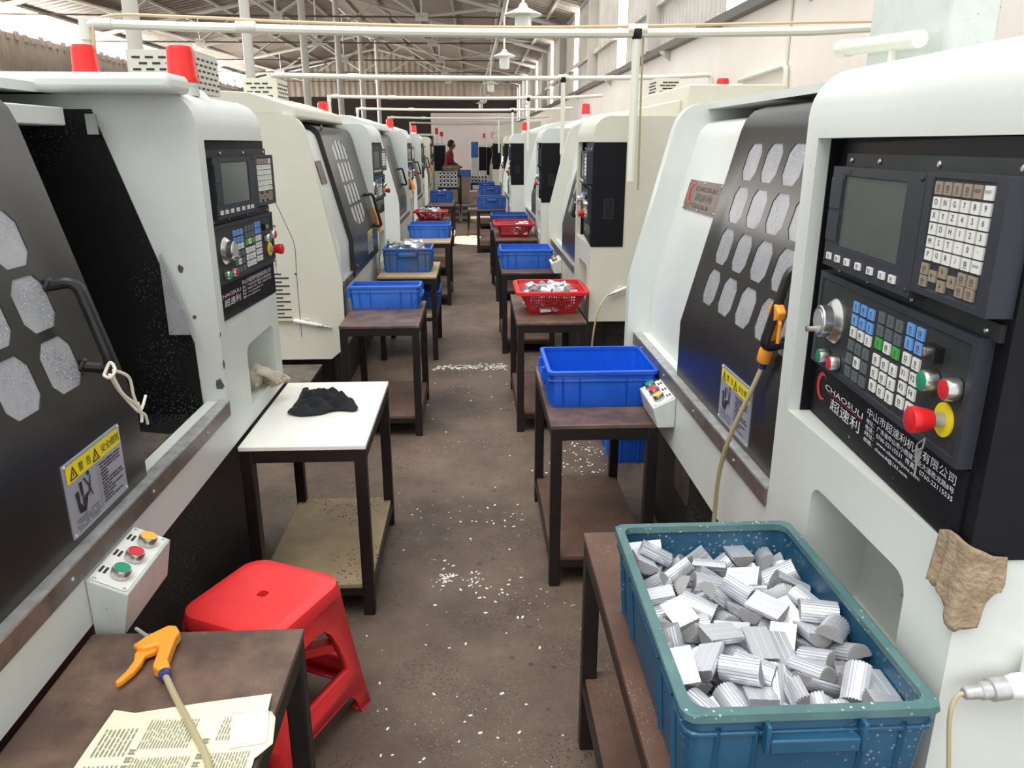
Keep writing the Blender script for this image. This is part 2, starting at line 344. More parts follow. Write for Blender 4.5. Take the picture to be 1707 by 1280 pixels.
def control_panel(root, uh, L, level, socket):
    wd = L - uh - .065; al = math.atan(.05 / wd)
    base = Matrix.Translation((uh + .065, .05, 0)) @ Matrix.Rotation(-al, 4, 'Z'); inv = base.inverted()
    bm = NB()
    pts = [(uh + .0605, .07), (uh + .0605, .028), (uh + .065, .028), (uh + .065, .05), (L + .004, -.0005), (L + .004, .195), (L - .006, .195), (L - .006, .07)]
    prism(bm, pts, 'z', 1.104, 1.71, 0, inv)
    if level != 'low':
        for x in (.045, .24, .44, .63): screw(bm, (x, 0, 1.128), r=.006, mi=1)
        for x in (.09, .22, .44, .66): screw(bm, (x, -.008, 1.669), r=.006, mi=1)
        for x in (.10, .24, .42, .645): screw(bm, (x, -.008, 1.447), r=.005, mi=1)
        box(bm, .06, .69, -.008, 0, 1.656, 1.682, 2); box(bm, .06, .675, -.008, 0, 1.436, 1.462, 2)
        box(bm, .02, .66, -.004, 0, 1.113, 1.235, 0)
    P = obj('control_panel', bm, ['black', 'chrome', 'bezel2'], root, flat=True); P.matrix_local = base
    # display unit
    bm = NB(); bezel_box(bm, .075, .463, 1.458, 1.657, -.038, 0, [(.138, 1.502), (.402, 1.502), (.402, 1.640), (.138, 1.640)], .005)
    box(bm, .122, .166, -.0395, -.038, 1.643, 1.652, 1)
    for a, b in ((.085, 1.47), (.453, 1.47), (.453, 1.647)): screw(bm, (a, -.038, b), r=.004, mi=2)
    if level == 'full': box(bm, .078, .135, -.041, -.038, 1.51, 1.57); box(bm, .078, .135, -.041, -.038, 1.575, 1.635)
    obj('display_bezel', bm, ['bezel', 'ink', 'bezel2'], P, bevel=.002)
    bm = NB(); box(bm, .139, .401, -.0345, -.0335, 1.503, 1.639); obj('screen', bm, 'screen', P)
    if level == 'low':
        bm = NB(); bezel_box(bm, .465, .683, 1.472, 1.658, -.038, 0); box(bm, .50, .65, -.041, -.038, 1.50, 1.64, 1); obj('keypad', bm, ['bezel', 'key_white'], P)
    else:
        bm = NB(); bezel_box(bm, .465, .683, 1.472, 1.659, -.038, 0, [(.488, 1.482), (.655, 1.482), (.655, 1.650), (.488, 1.650)], .003); obj('keypad_bezel', bm, 'bezel', P, bevel=.002)
    y = -.035
    if level == 'full':
        rows = ['ONG789', 'XYZ456', 'FDH123', 'MST-0.', 'PQR/']
        for i in range(6): key(P, .506 + .027 * i, 1.6365, .021, .019, 'key_white' if i == 5 else 'key_tan', y, {5: 'RESET', 4: 'HELP'}.get(i), 1 + i)
        for r, s in enumerate(rows):
            for i in range(6):
                key(P, .506 + .027 * i, 1.6145 - .0197 * r, .021, .0172, 'key_white', y, s[i] if i < len(s) else ('ENTER' if i == 5 else None), i)
        for x, z, s in ((.501, 1.513, 0), (.501, 1.494, 0), (.528, 1.505, '←'), (.556, 1.515, '↑'), (.556, 1.494, '↓'), (.584, 1.505, '→'), (.6105, 1.514, 0), (.637, 1.514, 0), (.6085, 1.496, 0), (.635, 1.496, 0)):
            key(P, x, z, .021, .0172, 'key_tan', y, s or None, 2)
        for i, x in enumerate((.108, .153, .202, .256, .31, .36, .401)): key(P, x, 1.479, .022, .013, 'key_white', -.038, None, 1 + i)
    elif level == 'mid':
        for r in range(7): key(P, .573, 1.637 - .0222 * r, .15, .017, 'key_tan' if r in (0,) else ('key_white' if r < 6 else 'key_dim'), y, None, 0)
        for i, x in enumerate((.108, .153, .202, .256, .31, .36, .401)): key(P, x, 1.479, .022, .013, 'key_white', -.038)
    # lower operator unit
    bm = NB(); bezel_box(bm, .035, .657, 1.238, 1.438, -.024, 0, [(.05, 1.250), (.642, 1.250), (.642, 1.424), (.05, 1.424)], .003, 1); obj('operator_bezel', bm, ['bezel', 'bezel2'], P, bevel=.002)
    y = -.021
    if level != 'low':
        ks = 'full' if level == 'full' else 'mid'
        G = []
        for r, z in enumerate((1.397, 1.371, 1.347)):
            for x in (.2365, .2715, .306): G.append((x, z, 'key_blue' if r < 2 else 'key_white'))
        for r, z in enumerate((1.320, 1.293, 1.266)):
            for i, x in enumerate((.234, .269, .304)): G.append((x, z, 'key_white' if (r, i) == (1, 1) else 'key_dim'))
        for r, z in enumerate((1.401, 1.377, 1.353, 1.322, 1.297, 1.272)):
            for i, x in enumerate((.35, .385, .419)): G.append((x, z, 'key_dim' if r < 2 else ('key_green' if r == 2 and i != 1 else 'key_white')))
        for r, z in enumerate((1.405, 1.381, 1.354, 1.328, 1.303, 1.277)):
            for i, x in enumerate((.46, .494)): G.append((x, z, 'key_blue' if r < 2 else 'key_white', {(3, 0): 'F1', (3, 1): 'F2', (4, 0): 'F3', (4, 1): 'F4'}.get((r, i))))
        for k, g in enumerate(G): key(P, g[0], g[1], .024, .02, g[2], y, g[3] if len(g) > 3 else None, 0 if ks == 'mid' else k + 1)
        bm = NB(); box(bm, .532, .570, -.036, y, 1.377, 1.401); lathe(bm, [(.008, 0), (.008, .004), (.005, .005)], (.545, -.036, 1.389), (0, -1, 0), 14, 1); obj('key_switch', bm, ['rubber', 'chrome'], P)
        push_button(P, (.120, y, 1.268), (0, -1, 0), .0155, .020, 'btn_green'); push_button(P, (.180, y, 1.268), (0, -1, 0), .0155, .020, 'red')
        push_button(P, (.556, y, 1.345), (0, -1, 0), .018, .022, 'btn_green'); push_button(P, (.622, y, 1.352), (0, -1, 0), .018, .022, 'red')
    # handwheel with crank pin
    bm = NB(); c = (.142, y, 1.348)
    lathe(bm, [(.047, 0), (.047, .004), (.038, .014), (.033, .016), (.033, .034), (.031, .037)], c, (0, -1, 0), 28, 0)
    lathe(bm, [(.025, 0), (.025, .002)], (.142, y - .0365, 1.348), (0, -1, 0), 24, 1)
    tube(bm, [(.128, y - .036, 1.328), (.128, y - .055, 1.328)], .006, 10, 0)
    obj('handwheel', bm, ['chrome', 'steel'], P)
    # emergency stop
    e = (.600, y, 1.296)
    bm = NB(); lathe(bm, [(.027, 0), (.027, .003)], e, (0, -1, 0), 26, 0); obj('emergency_stop_ring', bm, 'yellow', P) if level != 'low' else bm.free()
    bm = NB(); lathe(bm, [(.012, .003), (.012, .024)], e, (0, -1, 0), 18, 1); lathe(bm, [(.015, .020), (.017, .026), (.020, .040), (.0215, .046), (.020, .053), (.011, .056)], e, (0, -1, 0), 24, 0)
    obj('emergency_stop', bm, ['red', 'steel'], P)
    if level == 'full':
        bm = NB(); tube(bm, [(.592, y - .02, 1.262), (.580, y - .024, 1.248), (.586, y - .026, 1.240), (.597, y - .024, 1.247), (.592, y - .02, 1.262)], .0013, 6)
        plate(bm, [(.577, 1.242), (.594, 1.243), (.596, 1.228), (.590, 1.222), (.590, 1.198), (.584, 1.196), (.583, 1.222), (.576, 1.228)], [], lambda a, b, d: (a, y - .024, b))
        obj('key', bm, 'steel', P)
    if level != 'low':
        fy = lambda a, b: (a, -.0052, b)
        bm = NB(); n = 26
        ring = [(.070 + .031 * math.cos(t), 1.184 + .031 * math.sin(t)) for t in [math.radians(55 + 250 * i / n) for i in range(n + 1)]]
        inn = [(.078 + .023 * math.cos(t), 1.184 + .025 * math.sin(t)) for t in [math.radians(305 - 250 * i / n) for i in range(n + 1)]]
        plate(bm, ring + inn, [], lambda a, b, d: fy(a, b), mi=1)
        text(bm, 'CHAOSULI', fy, .190, 1.190, h=.012, wd=.20)
        quad(bm, fy, .10, .29, 1.1805, 1.1815, 1)
        text(bm, '超速利', fy, .205, 1.163, h=.026, wd=.155)
        text(bm, '中山市超速利机械有限公司', fy, .470, 1.208, h=.0175, wd=.325)
        for s, z, x1 in (('地址：广东省中山市小榄镇工业大道胜龙路8号', 1.190, .632), ('电话：0760-22115531  传真：0760-22115535', 1.177, .632), ('网址：www.chaosulijixie.com', 1.164, .53), ('邮箱：chaosuli@163.com', 1.151, .49)):
            text(bm, s, fy, (.308 + x1) / 2, z, h=.0105, wd=x1 - .308)
        obj('maker_lettering', bm, ['txt', 'logo_red'], P, flat=True)
    if socket:
        bm = NB(); T = inv; box(bm, L + .003, L + .006, .07, .13, 1.27, 1.39, 0, T); box(bm, L + .005, L + .0075, .075, .124, 1.276, 1.386, 1, T); obj('side_socket', bm, ['bezel2', 'hole'], P)
    return P

def octagon(cx, cz, w2=.0625, h2=.057, c=.026): return [(cx - w2 + c, cz - h2), (cx + w2 - c, cz - h2), (cx + w2, cz - h2 + c), (cx + w2, cz + h2 - c), (cx + w2 - c, cz + h2), (cx - w2 + c, cz + h2), (cx - w2, cz + h2 - c), (cx - w2, cz - h2 + c)]
def warning_plate(parent, u0, z0, v):
    W, H = .262, .168; fn0 = lambda a, b, d=0: (u0 + a, v - .004, z0 + b); f1 = lambda a, b, d=0: (u0 + a, v - .0052, z0 + b); f2 = lambda a, b, d=0: (u0 + a, v - .006, z0 + b)
    bm = NB(); box(bm, u0, u0 + W, v - .004, v, z0, z0 + H, 0)
    quad(bm, f1, .006, W - .006, H - .045, H - .006, 1)
    for x in (.034, .135):
        plate(bm, [(x - .017, H - .041), (x + .017, H - .041), (x, H - .011)], [[(x - .011, H - .038), (x + .011, H - .038), (x, H - .018)]], f2, mi=2)
        quad(bm, f2, x - .0015, x + .0015, H - .035, H - .024, 2)
    text(bm, '警  告', f2, .085, H - .0255, h=.021, wd=.055, mi=2); text(bm, '安全细则', f2, .206, H - .0255, h=.02, wd=.088, mi=2)
    quad(bm, f1, .1325, .1335, .01, H - .05, 2)
    # pictogram: jaws, workpiece and a drawn-in figure
    plate(bm, [(.028, .095), (.042, .095), (.042, .066), (.054, .052), (.054, .072), (.082, .078), (.060, .040), (.034, .046)], [], f2, mi=2)
    plate(bm, [(.048, .110), (.060, .110), (.060, .080), (.052, .074)], [], f2, mi=2)
    plate(bm, [(.068, .112), (.072, .114), (.088, .090), (.096, .112), (.099, .110), (.092, .082), (.100, .062), (.097, .061), (.088, .078), (.084, .066), (.081, .067), (.086, .086)], [], f2, mi=2)
    for k in range(10):
        a = math.radians(36 * k)
    plate(bm, [(.090 + .0055 * math.cos(math.radians(36 * k)), .117 + .0055 * math.sin(math.radians(36 * k))) for k in range(10)], [], f2, mi=2)
    for k, s in enumerate(('机床运转时，身体部位', '不得靠近旋转部件，以免', '受伤。操作前请仔细', '阅读说明书，并按规程')):
        text(bm, s, f2, .068, .033 - .0075 * k + .001, h=.0055, wd=.108 - .012 * (k % 2), mi=2)
    q = random.Random(5)
    for k in range(13):
        x = .142 + (.004 if k % 3 else 0); z = H - .056 - .0076 * k
        while x < .236:
            ln = q.uniform(.012, .04); quad(bm, f2, x, min(x + ln, .25), z - .0016, z + .0016, 2); x += ln + .004
            if q.random() < .16: break
    for a, b in ((.006, .006), (W - .006, .006), (.006, H - .005), (W - .006, H - .005)): lathe(bm, [(.004, 0), (.003, .003)], fn0(a, b), (0, -1, 0), 8, 3)
    return obj('warning_plate', bm, ['sign', 'yellow', 'ink', 'steel'], parent, flat=True)

def cnc(side, FX, Y0, label, **o):
    g = lambda k, d: o.get(k, d)
    L = g('L', 2.5); uh = g('uh', 1.75); zb = g('zb', .60); paint = g('paint', 'white'); rf = g('roof', .27)
    root = thing('cnc_lathe', (FX, Y0, 0), label, 'machine', -PI / 2 if side == 'R' else PI / 2)
    # ---- body
    bm = NB()
    ch = g('chamfer', 0)
    prism(bm, [(ch, zb), (0, zb + ch * .8), (0, .868), (.072, .868), (.072, .82), (1.2, .82), (1.2, zb)], 'x', .0, uh)
    rv, rz_ = g('rimk', (-.035, 1.10)); rs = g('rims', .25); rt = rv + rs * (1.868 - rz_)
    rim = [(rv, zb + ch * .8)] + [(p.x, p.z) for p in fillet([(rv, 0, rz_ - .1), (rv, 0, rz_), (rt, 0, 1.868), (rt + .4, 0, 1.868)], .11, 6)][1:-1] + [(1.2, 1.868), (1.2, zb), (ch, zb)]
    if g('rim', True):
        be = NB() if g('rimpaint', None) else bm; prism(be, rim, 'x', -.005, .06)
        if be is not bm: obj('end_cover', be, g('rimpaint', paint), root)
    box(bm, .0, uh, rf, 1.2, 1.842, 1.868); box(bm, 0, L, 1.18, 1.2, .82, 1.85)
    arc = [(.1 - .1 * math.cos(t), 1.755 + .1 * math.sin(t)) for t in [PI / 2 * i / 8 for i in range(9)]]
    top = g('pz', 1.712)
    f0 = lambda a, b, d: (a, d, b)
    niche = g('niche', (2.0, 2.39, .76, .99)); nh = []
    if niche:
        a0, a1, b0, b1 = niche
        nh = [[(p.x, p.z) for p in fillet([(a0, 0, b0 + .02), (a0, 0, b1), (a1, 0, b1), (a1, 0, b0), (a0, 0, b0), (a0, 0, b0 + .02)], .045, 5)][1:-1]]
    if g('panel', 'full') == 'none':
        plate(bm, [(uh, zb), (L, zb), (L, 1.755), (uh, 1.755)], nh, f0, .14)
    else:
        plate(bm, [(uh, zb), (L, zb), (L, 1.102), (uh + .06, 1.102), (uh + .06, top), (L, top), (L, 1.755), (uh, 1.755)], nh, f0, .14)
        for a, b, c in (((uh + .06, 1.102), (uh + .06, top), .075), ((uh + .06, 1.102), (L, 1.102), .07), ((uh + .06, top), (L, top), .07)):
            bm.faces.new([bm.verts.new(x) for x in ((a[0], 0, a[1]), (b[0], 0, b[1]), (b[0], c, b[1]), (a[0], c, a[1]))])
    for p, q in zip(arc, arc[1:]): bm.faces.new([bm.verts.new(x) for x in ((uh, p[0], p[1]), (L, p[0], p[1]), (L, q[0], q[1]), (uh, q[0], q[1]))])
    bm.faces.new([bm.verts.new(x) for x in ((uh, .1, 1.855), (L, .1, 1.855), (L, 1.2, 1.855), (uh, 1.2, 1.855))])
    bm.faces.new([bm.verts.new(x) for x in ((uh, 0, zb), (L, 0, zb), (L, 1.2, zb), (uh, 1.2, zb))])
    for u in (uh, L):
        pl = [(0, zb)] + arc + [(1.2, 1.855), (1.2, zb)]
        for t in tessellate_polygon([[Vector((p[0], p[1], 0)) for p in pl]]): bm.faces.new([bm.verts.new((u, pl[i][0], pl[i][1])) for i in t])
    bmesh.ops.remove_doubles(bm, verts=bm.verts, dist=.0004)
    body = obj('body', bm, paint, root)
    # ---- plinth
    bm = NB(); prism(bm, rrect(g('pu', .12), L - .1, .11, 1.12, .06, 4), 'z', 0, zb + .002); PL = obj('plinth', bm, 'plinth', root)
    if g('hatch', False):
        bm = NB(); prism(bm, rrect(.50, .72, .30, .56, .03, 3), 'y', .1065, .11); obj('plinth_hatch', bm, 'rail', PL)
    # ---- fixed front panel beside the door
    d0 = g('d0', .75); dw = g('dw', .995)
    def sheet(bm, u0, u1, vf, zt, th=.02, top=True, holes=None, z0=.832, mi=0):
        prof = [(vf(z0), z0), (vf(ZK), ZK)]
        plate(bm, [(u0, ZK), (u1, ZK), (u1, zt), (u0, zt)], holes or [], lambda a, b, d: (a, vf(b) + d, b), .003, False, mi)
        tp = [(vf(zt), zt)]
        if top: tp += [(vf(zt) + .014, zt + .035), (vf(zt) + .04, zt + .062), (vf(zt) + .08, zt + .075), (vf(zt) + .18, zt + .078)]
        for seg in (prof, tp):
            for p, q in zip(seg, seg[1:]):
                f = bm.faces.new([bm.verts.new(x) for x in ((u0, p[0], p[1]), (u1, p[0], p[1]), (u1, q[0], q[1]), (u0, q[0], q[1]))]); f.material_index = mi
        full = prof + tp
        for u in (u0, u1):
            for p, q in zip(full, full[1:]):
                f = bm.faces.new([bm.verts.new(x) for x in ((u, p[0], p[1]), (u, q[0], q[1]), (u, q[0] + th, q[1] - (th * .6 if q[1] > zt + .01 else 0)), (u, p[0] + th, p[1] - (th * .6 if p[1] > zt + .01 else 0)))]); f.material_index = mi
        bmesh.ops.remove_doubles(bm, verts=bm.verts, dist=.0003)
    if g('fixed', True):
        bm = NB(); fo = g('foff', 0); sheet(bm, .06, max(.4, min(d0 + .1, uh)), lambda z: vfix(z) + fo, 1.72); FP = obj('fixed_panel', bm, 'white' if paint == 'white' else 'pale', root)
        if g('name', False):
            bm = NB(); n0 = g('nu', .17); fz = lambda a, b, d=0: (n0 + a, vfix(1.44 + b) - .005, 1.44 + b)
            plate(bm, [(0, 0), (.45, 0), (.45, .118), (0, .118)], [], fz); ft = lambda a, b, d=0: (n0 + a, vfix(1.44 + b) - .0066, 1.44 + b)
            k = 20
            ring = [(.075 + .05 * math.cos(t), .068 + .042 * math.sin(t)) for t in [math.radians(60 + 230 * i / k) for i in range(k + 1)]]
            inn = [(.088 + .04 * math.cos(t), .068 + .034 * math.sin(t)) for t in [math.radians(290 - 230 * i / k) for i in range(k + 1)]]
            plate(bm, ring + inn, [], ft, mi=2)
            text(bm, 'CHAOSULI', ft, .26, .088, h=.018, wd=.28, mi=1); text(bm, '超速利', ft, .25, .056, h=.03, wd=.22, mi=3); text(bm, 'CK6136-A', ft, .24, .022, h=.018, wd=.22, mi=1)
            for a, b in ((.01, .01), (.22, .007), (.44, .01), (.01, .108), (.22, .111), (.44, .108)): lathe(bm, [(.005, 0), (.004, .003)], fz(a, b), (0, -1, 0), 8, 4)
            obj('name_plate', bm, ['plate', 'plate_txt', 'logo_red', 'chip', 'chrome'], FP, flat=True)
        if g('smallplate', None):
            a, b, c, d = g('smallplate', 0); bm = NB(); plate(bm, [(a, c), (b, c), (b, d), (a, d)], [], lambda x, z, q: (x, vfix(z) + fo - .006, z)); obj('name_plate', bm, 'plate', FP, flat=True)
    # ---- sill rail
    bm = NB(); box(bm, .03, uh - .004, -.008, 0, .822, .868, 0); box(bm, .03, uh - .004, -.008, .030, .868, .874, 1)
    for k in range(4): screw(bm, (.25 + .42 * k, -.008, .846), r=.005, mi=1)
    obj('sill_rail', bm, ['rail', 'steel'], root)
    # ---- door
    style = g('door', 'oct'); cols = [d0 + c for c in g('cols', (.205, .375, .545, .715, .885))]; rows = (1.645, 1.51, 1.375, 1.24)
    holes = []; pm = 'pane'; do = g('doff', 0); vd_ = lambda z: vdoor(z) + do
    if style == 'oct': holes = [octagon(c, z) for c in cols for z in rows]
    elif style == 'slot':
        pm = 'pane_plain'
        for r, z in enumerate(rows):
            z = 1.66 - .15 * r
            for k in range(4):
                c = d0 + .34 + .145 * k; w2 = .055; h2 = .064; tl = .05 if (r, k) == (0, 0) else 0; tr = .05 if (r, k) == (0, 3) else 0; bl_ = .05 if (r, k) == (3, 0) else 0; br = .05 if (r, k) == (3, 3) else 0
                holes.append([(c - w2, z - h2 + bl_), (c + w2, z - h2 + br), (c + w2, z + h2 - tr), (c - w2, z + h2 - tl)])
    elif style == 'long':
        for k in range(5): holes.append([(d0 + .3 + .1 * k, 1.17), (d0 + .33 + .1 * k, 1.17), (d0 + .33 + .1 * k, 1.68), (d0 + .3 + .1 * k, 1.68)])
    bm = NB(); sheet(bm, d0, d0 + dw, vd_, 1.745, .022 - do, True, holes); D = obj('door', bm, 'door', root)
    for h in holes:
        bm = NB(); A = [bm.verts.new((p[0], vd_(p[1]) + .0025, p[1])) for p in h]; bm.faces.new(A); obj('window_pane', bm, pm if style != 'long' else 'plate_txt', D, flat=True)
    hu = g('hu', d0 + .9)
    if hu:
        h0, h1 = g('hz', (1.215, 1.40))
        bm = NB(); tube(bm, fillet([(hu, vd_(h1), h1), (hu + .01, vd_(h1 + .01) - .06, h1 + .01), (hu + .01, vd_(h0 - .01) - .06, h0 - .01), (hu, vd_(h0), h0)], .03, 5), .0125, 10)
        for z in (h0, h1): lathe(bm, [(.02, 0), (.016, .006)], (hu, vd_(z), z), (0, -1, -.25), 12)
        obj('door_handle', bm, 'rubber', D)
    if g('sign', None) is not None: warning_plate(D, g('sign', 0), .893, vd_(1))
    for p in g('bolts', ()):
        bm = NB(); lathe(bm, [(.022, 0), (.02, .006), (.008, .007), (.008, .012), (.004, .013)], (p[0], vd_(p[1]) - .001, p[1]), (0, -1, -.2), 14); obj('bolt', bm, 'plate', D)
    # ---- open machining chamber
    if g('open', False):
        bm = NB(); ed = lambda z: .08 if z < ZK else .084 + .30 * (z - ZK)
        zs = (.823, ZK, 1.20, 1.40, 1.60, 1.80)
        pl = [(ed(z), z) for z in zs] + [(1.15, 1.80), (1.15, .823)]
        prism(bm, pl, 'x', uh - .006, uh - .003); box(bm, .08, uh - .006, 1.13, 1.15, .823, 1.80); box(bm, .08, uh - .006, .085, 1.15, .823, .828)
        box(bm, .08, uh - .006, .42, 1.15, 1.79, 1.80); box(bm, .08, .09, .2, 1.15, .823, 1.8)
        box(bm, .2, uh - .006, .95, 1.14, .823, 1.02); prism(bm, [(.55, .83), (1.13, .83), (1.13, 1.18)], 'x', .1, uh - .006)
        box(bm, uh - .35, uh - .006, 1.05, 1.14, 1.50, 1.54)
        obj('machining_chamber', bm, 'chamber', root)
        bm = NB(); lathe(bm, [(.16, 0), (.16, .10), (.12, .12), (.12, .22), (.08, .24)], (.55, .62, 1.22), (1, 0, 0), 28); obj('chuck', bm, 'chamber', root)
        bm = NB(); prism(bm, [(.10, .842), (.55, .90), (.55, .905), (.10, .847)], 'x', 1.15, 1.50); box(bm, 1.15, 1.50, .095, .10, .832, .85); obj('chip_tray', bm, 'dirty_steel', root)
        bm = NB(); prism(bm, [(.145, 1.37), (.145, 1.112), (.075, 1.112), (.082, 1.16), (.14, 1.37)], 'x', uh - .045, uh - .03); obj('inner_splash_plate', bm, 'pane', root)
        bm = NB(); box(bm, uh - .05, uh - .04, .272, .302, 1.727, 1.785); obj('inner_bracket', bm, 'grey', root)
        bm = NB(); box(bm, .06, 1.64, .33, .46, 1.75, 1.80); obj('door_header', bm, paint, root, bevel=.004)
    # ---- button box on the apron
    bu = g('bbox', None)
    if bu is not None:
        bm = NB(); prism(bm, [(-.001, g('bz', .695)), (-.066, g('bz', .695)), (-.086, .772), (-.001, .812)], 'x', bu, bu + .245); B = obj('button_box', bm, 'pale', root, bevel=.003)
        nrm = Vector((0, -.40, .916)); al = Vector((0, .905, .426)); c0 = Vector((bu, -.086, .772))
        F = lambda a, b, d=0: c0 + Vector((a, 0, 0)) + al * b + nrm * (.0015 + d)
        bm = NB(); plate(bm, rrect(.006, .239, .006, .088, .008, 3), [], lambda a, b, d: F(a, b)); 
        for a, b in ((.014, .014), (.231, .014), (.014, .08), (.231, .08)): lathe(bm, [(.0045, 0), (.003, .002)], F(a, b), nrm, 8, 2)
        for a in (.05, .122, .194):
            for q in range(2): quad(bm, lambda x, y: F(x, y, .0006), a - .012, a + .012, .068 + .010 * q, .074 + .010 * q, 1)
        obj('button_plate', bm, ['key_white', 'ink', 'chrome'], B, flat=True)
        for a, m in ((.05, 'btn_green'), (.122, 'red'), (.194, 'btn_amber')): push_button(B, F(a, .040), nrm, .021, .022, m)
    # ---- panel, covers, beacon
    if g('panel', 'full') != 'none': control_panel(root, uh, L, g('panel', 'full'), g('socket', False))
    for u0, u1, pl in g('covers', ()):
        bm = NB(); prism(bm, pl, 'x', u0, u1); obj('rear_cover', bm, g('cpaint', paint), root, bevel=.02, segs=3)
    for u0, u1, v0, v1, z0, z1 in g('vents', ()):
        bm = NB(); box(bm, u0, u1, v0, v1, z0, z1, 0)
        nu, nv, nz = 5, max(3, int((v1 - v0) / .075)), max(3, int((z1 - z0) / .028))
        for j in range(nz):
            zz = z0 + .018 + j * (z1 - z0 - .03) / nz
            for k in range(nv):
                vv = v0 + .03 + (k + .5 * (j % 2)) * (v1 - v0 - .06) / nv
                for uu in (u0 - .001, u1 + .001): box(bm, uu - .001, uu + .001, vv, vv + .036, zz, zz + .009, 1)
            for k in range(nu):
                uu = u0 + .02 + (k + .5 * (j % 2)) * (u1 - u0 - .03) / nu; box(bm, uu, uu + .036, v0 - .002, v0, zz, zz + .009, 1)
        obj('vent_box', bm, [g('cpaint', paint), 'ink'], root)
    for p in g('beacon', ()):
        bm = NB(); lathe(bm, [(.046, 0), (.046, .03), (.048, .03), (.048, .045)], (p[0], p[1], p[2]), (0, 0, 1), 24, 0)
        lathe(bm, [(.05, .04), (.05, .055), (.047, .06), (.043, .135), (.037, .15), (.02, .153)], (p[0], p[1], p[2]), (0, 0, 1), 24, 1)
        obj('beacon_lamp', bm, ['pale', 'beacon'], root)
    if g('endslots', None):
        bm = NB()
        for k in range(12): vv = g('endslots', 0); box(bm, -.0075, -.005, vv + (.045 if k % 2 else 0), vv + .13, .645 + .025 * k, .653 + .025 * k)
        for a, b in ((.39, 1.22), (.42, 1.515), (.285, .925)): lathe(bm, [(.006, 0), (.006, .004)], (-.006, a, b), (-1, 0, 0), 8)
        tube(bm, smooth_path([(-.0055, .43, 1.515), (-.0055, .315, 1.218), (-.0055, .277, 1.098), (-.0055, .28, .92), (-.0055, .28, .52)], 4), .0016, 4)
        obj('vent_slots', bm, 'ink', root)
    # chipped paint on edges
    ck = g('chips', ())
    if ck:
        bm = NB(); q = random.Random(3)
        for (u, v, z, r, ax) in ck:
            k = 9; pts = [(math.cos(2 * PI * i / k) * r * q.uniform(.6, 1.1), math.sin(2 * PI * i / k) * r * 1.5 * q.uniform(.6, 1.1)) for i in range(k)]
            if ax == 'v': plate(bm, pts, [], lambda a, b, d: (u + a, v - .0012, z + b))
            else: plate(bm, pts, [], lambda a, b, d: (u - .0012, v + a, z + b))
        obj('chipped_paint', bm, 'chip', root, flat=True)
    return root

# ---------------------------------------------------------------- the hall
def structure(name, bm, m, **k): return obj(name, bm, m, kind='structure', **k)
XR, XL, YF, XC = 2.45, -12.4, 46.0, -5.0
bm = NB(); box(bm, XL - .3, XR + .2, -1.2, YF + .3, -.2, 0); structure('floor', bm, 'floor', flat=True)
bm = NB(); box(bm, XR, XR + .16, 2.2, YF, 0, 2.85); structure('wall_right', bm, 'wall_plaster', flat=True)
wins = [7.8 + 6.1 * k for k in range(7)]; ed = [2.2]
for c in wins: ed += [c - .42, c + .42]
ed.append(YF)
bm = NB()
for a, b in zip(ed[0::2], ed[1::2]): box(bm, XR + .05, XR + .09, a, b, 2.85, 4.75)
structure('wall_right_upper', bm, 'wall_sheet', flat=True)
for k, c in enumerate(wins):
    bm = NB(); box(bm, XR + .06, XR + .075, c - .42, c + .42, 2.9, 4.72); structure('window_%d' % (k + 1), bm, 'window', flat=True)
bm = NB(); box(bm, XR - .09, XR + .05, 2.2, YF, 2.80, 2.88); structure('trim_1', bm, 'beam_dark', flat=True)
bm = NB()
for y in (11.1, 16.7, 22.3, 27.9, 33.5, 39.1): box(bm, XR - .12, XR + .05, y - .09, y + .09, 2.88, 4.75)
structure('trim_2', bm, 'beam', flat=True)
bm = NB(); box(bm, XR - .03, XR + .05, 2.2, YF, 3.42, 3.50); structure('trim_3', bm, 'wall_sheet', flat=True)
for k, y in enumerate((6.0, 10.2, 14.5, 19)):
    bm = NB(); prism(bm, [(XR - .13, 2.77), (XR, 2.68), (XR, 2.80), (XR - .13, 2.80)], 'y', y, y + .03); structure('trim_%d' % (4 + k), bm, 'beam', flat=True)
bm = NB(); box(bm, XL - .1, XL, 12, YF, 0, 4.55)
for k in range(80): box(bm, XL - .03, XL + .03, 12 + k * .42, 12.16 + k * .42, 4.40, 4.62 - .04 * (k % 3))
structure('wall_left', bm, 'left_sheet', flat=True)
bm = NB()
for y in (21.5, 26.9, 32.3, 37.7): box(bm, XL, XL + .22, y, y + .16, 0, 4.9)
box(bm, XL, XL + .06, 12, YF, 3.45, 3.55); structure('trim_8', bm, 'beam', flat=True)
bm = NB(); box(bm, XL, XR, YF - .02, YF + .15, 3.30, 4.2); structure('trim_9', bm, 'dark', flat=True)  # dark sheet, its colour stands in for the unlit gap above the far wall
bm = NB(); prism(bm, [(XL, 4.15), (XR, 4.15), (XR, 4.75), (XC, 6.6), (XL, 4.9)], 'y', YF, YF + .1); structure('wall_far_gable', bm, 'far_sheet', flat=True)
bm = NB(); box(bm, -2.4, XR, YF - .05, YF, .22, 3.33); structure('wall_far', bm, 'far_white', flat=True)
bm = NB(); box(bm, -2.4, XR, YF - .04, YF, .0, .22); structure('glow_strip_far', bm, 'window', flat=True)  # glowing strip put in for the bright line along the wall foot
bm = NB(); box(bm, XL, -2.4, YF - .05, YF, 0, 3.3); structure('wall_far_left', bm, 'dark', flat=True)
bm = NB()
for z in (2.75, 2.92, 3.1, 3.26): box(bm, -2.4, XR, YF - .12, YF - .04, z, z + .1)
structure('trim_10', bm, 'far_white', flat=True)
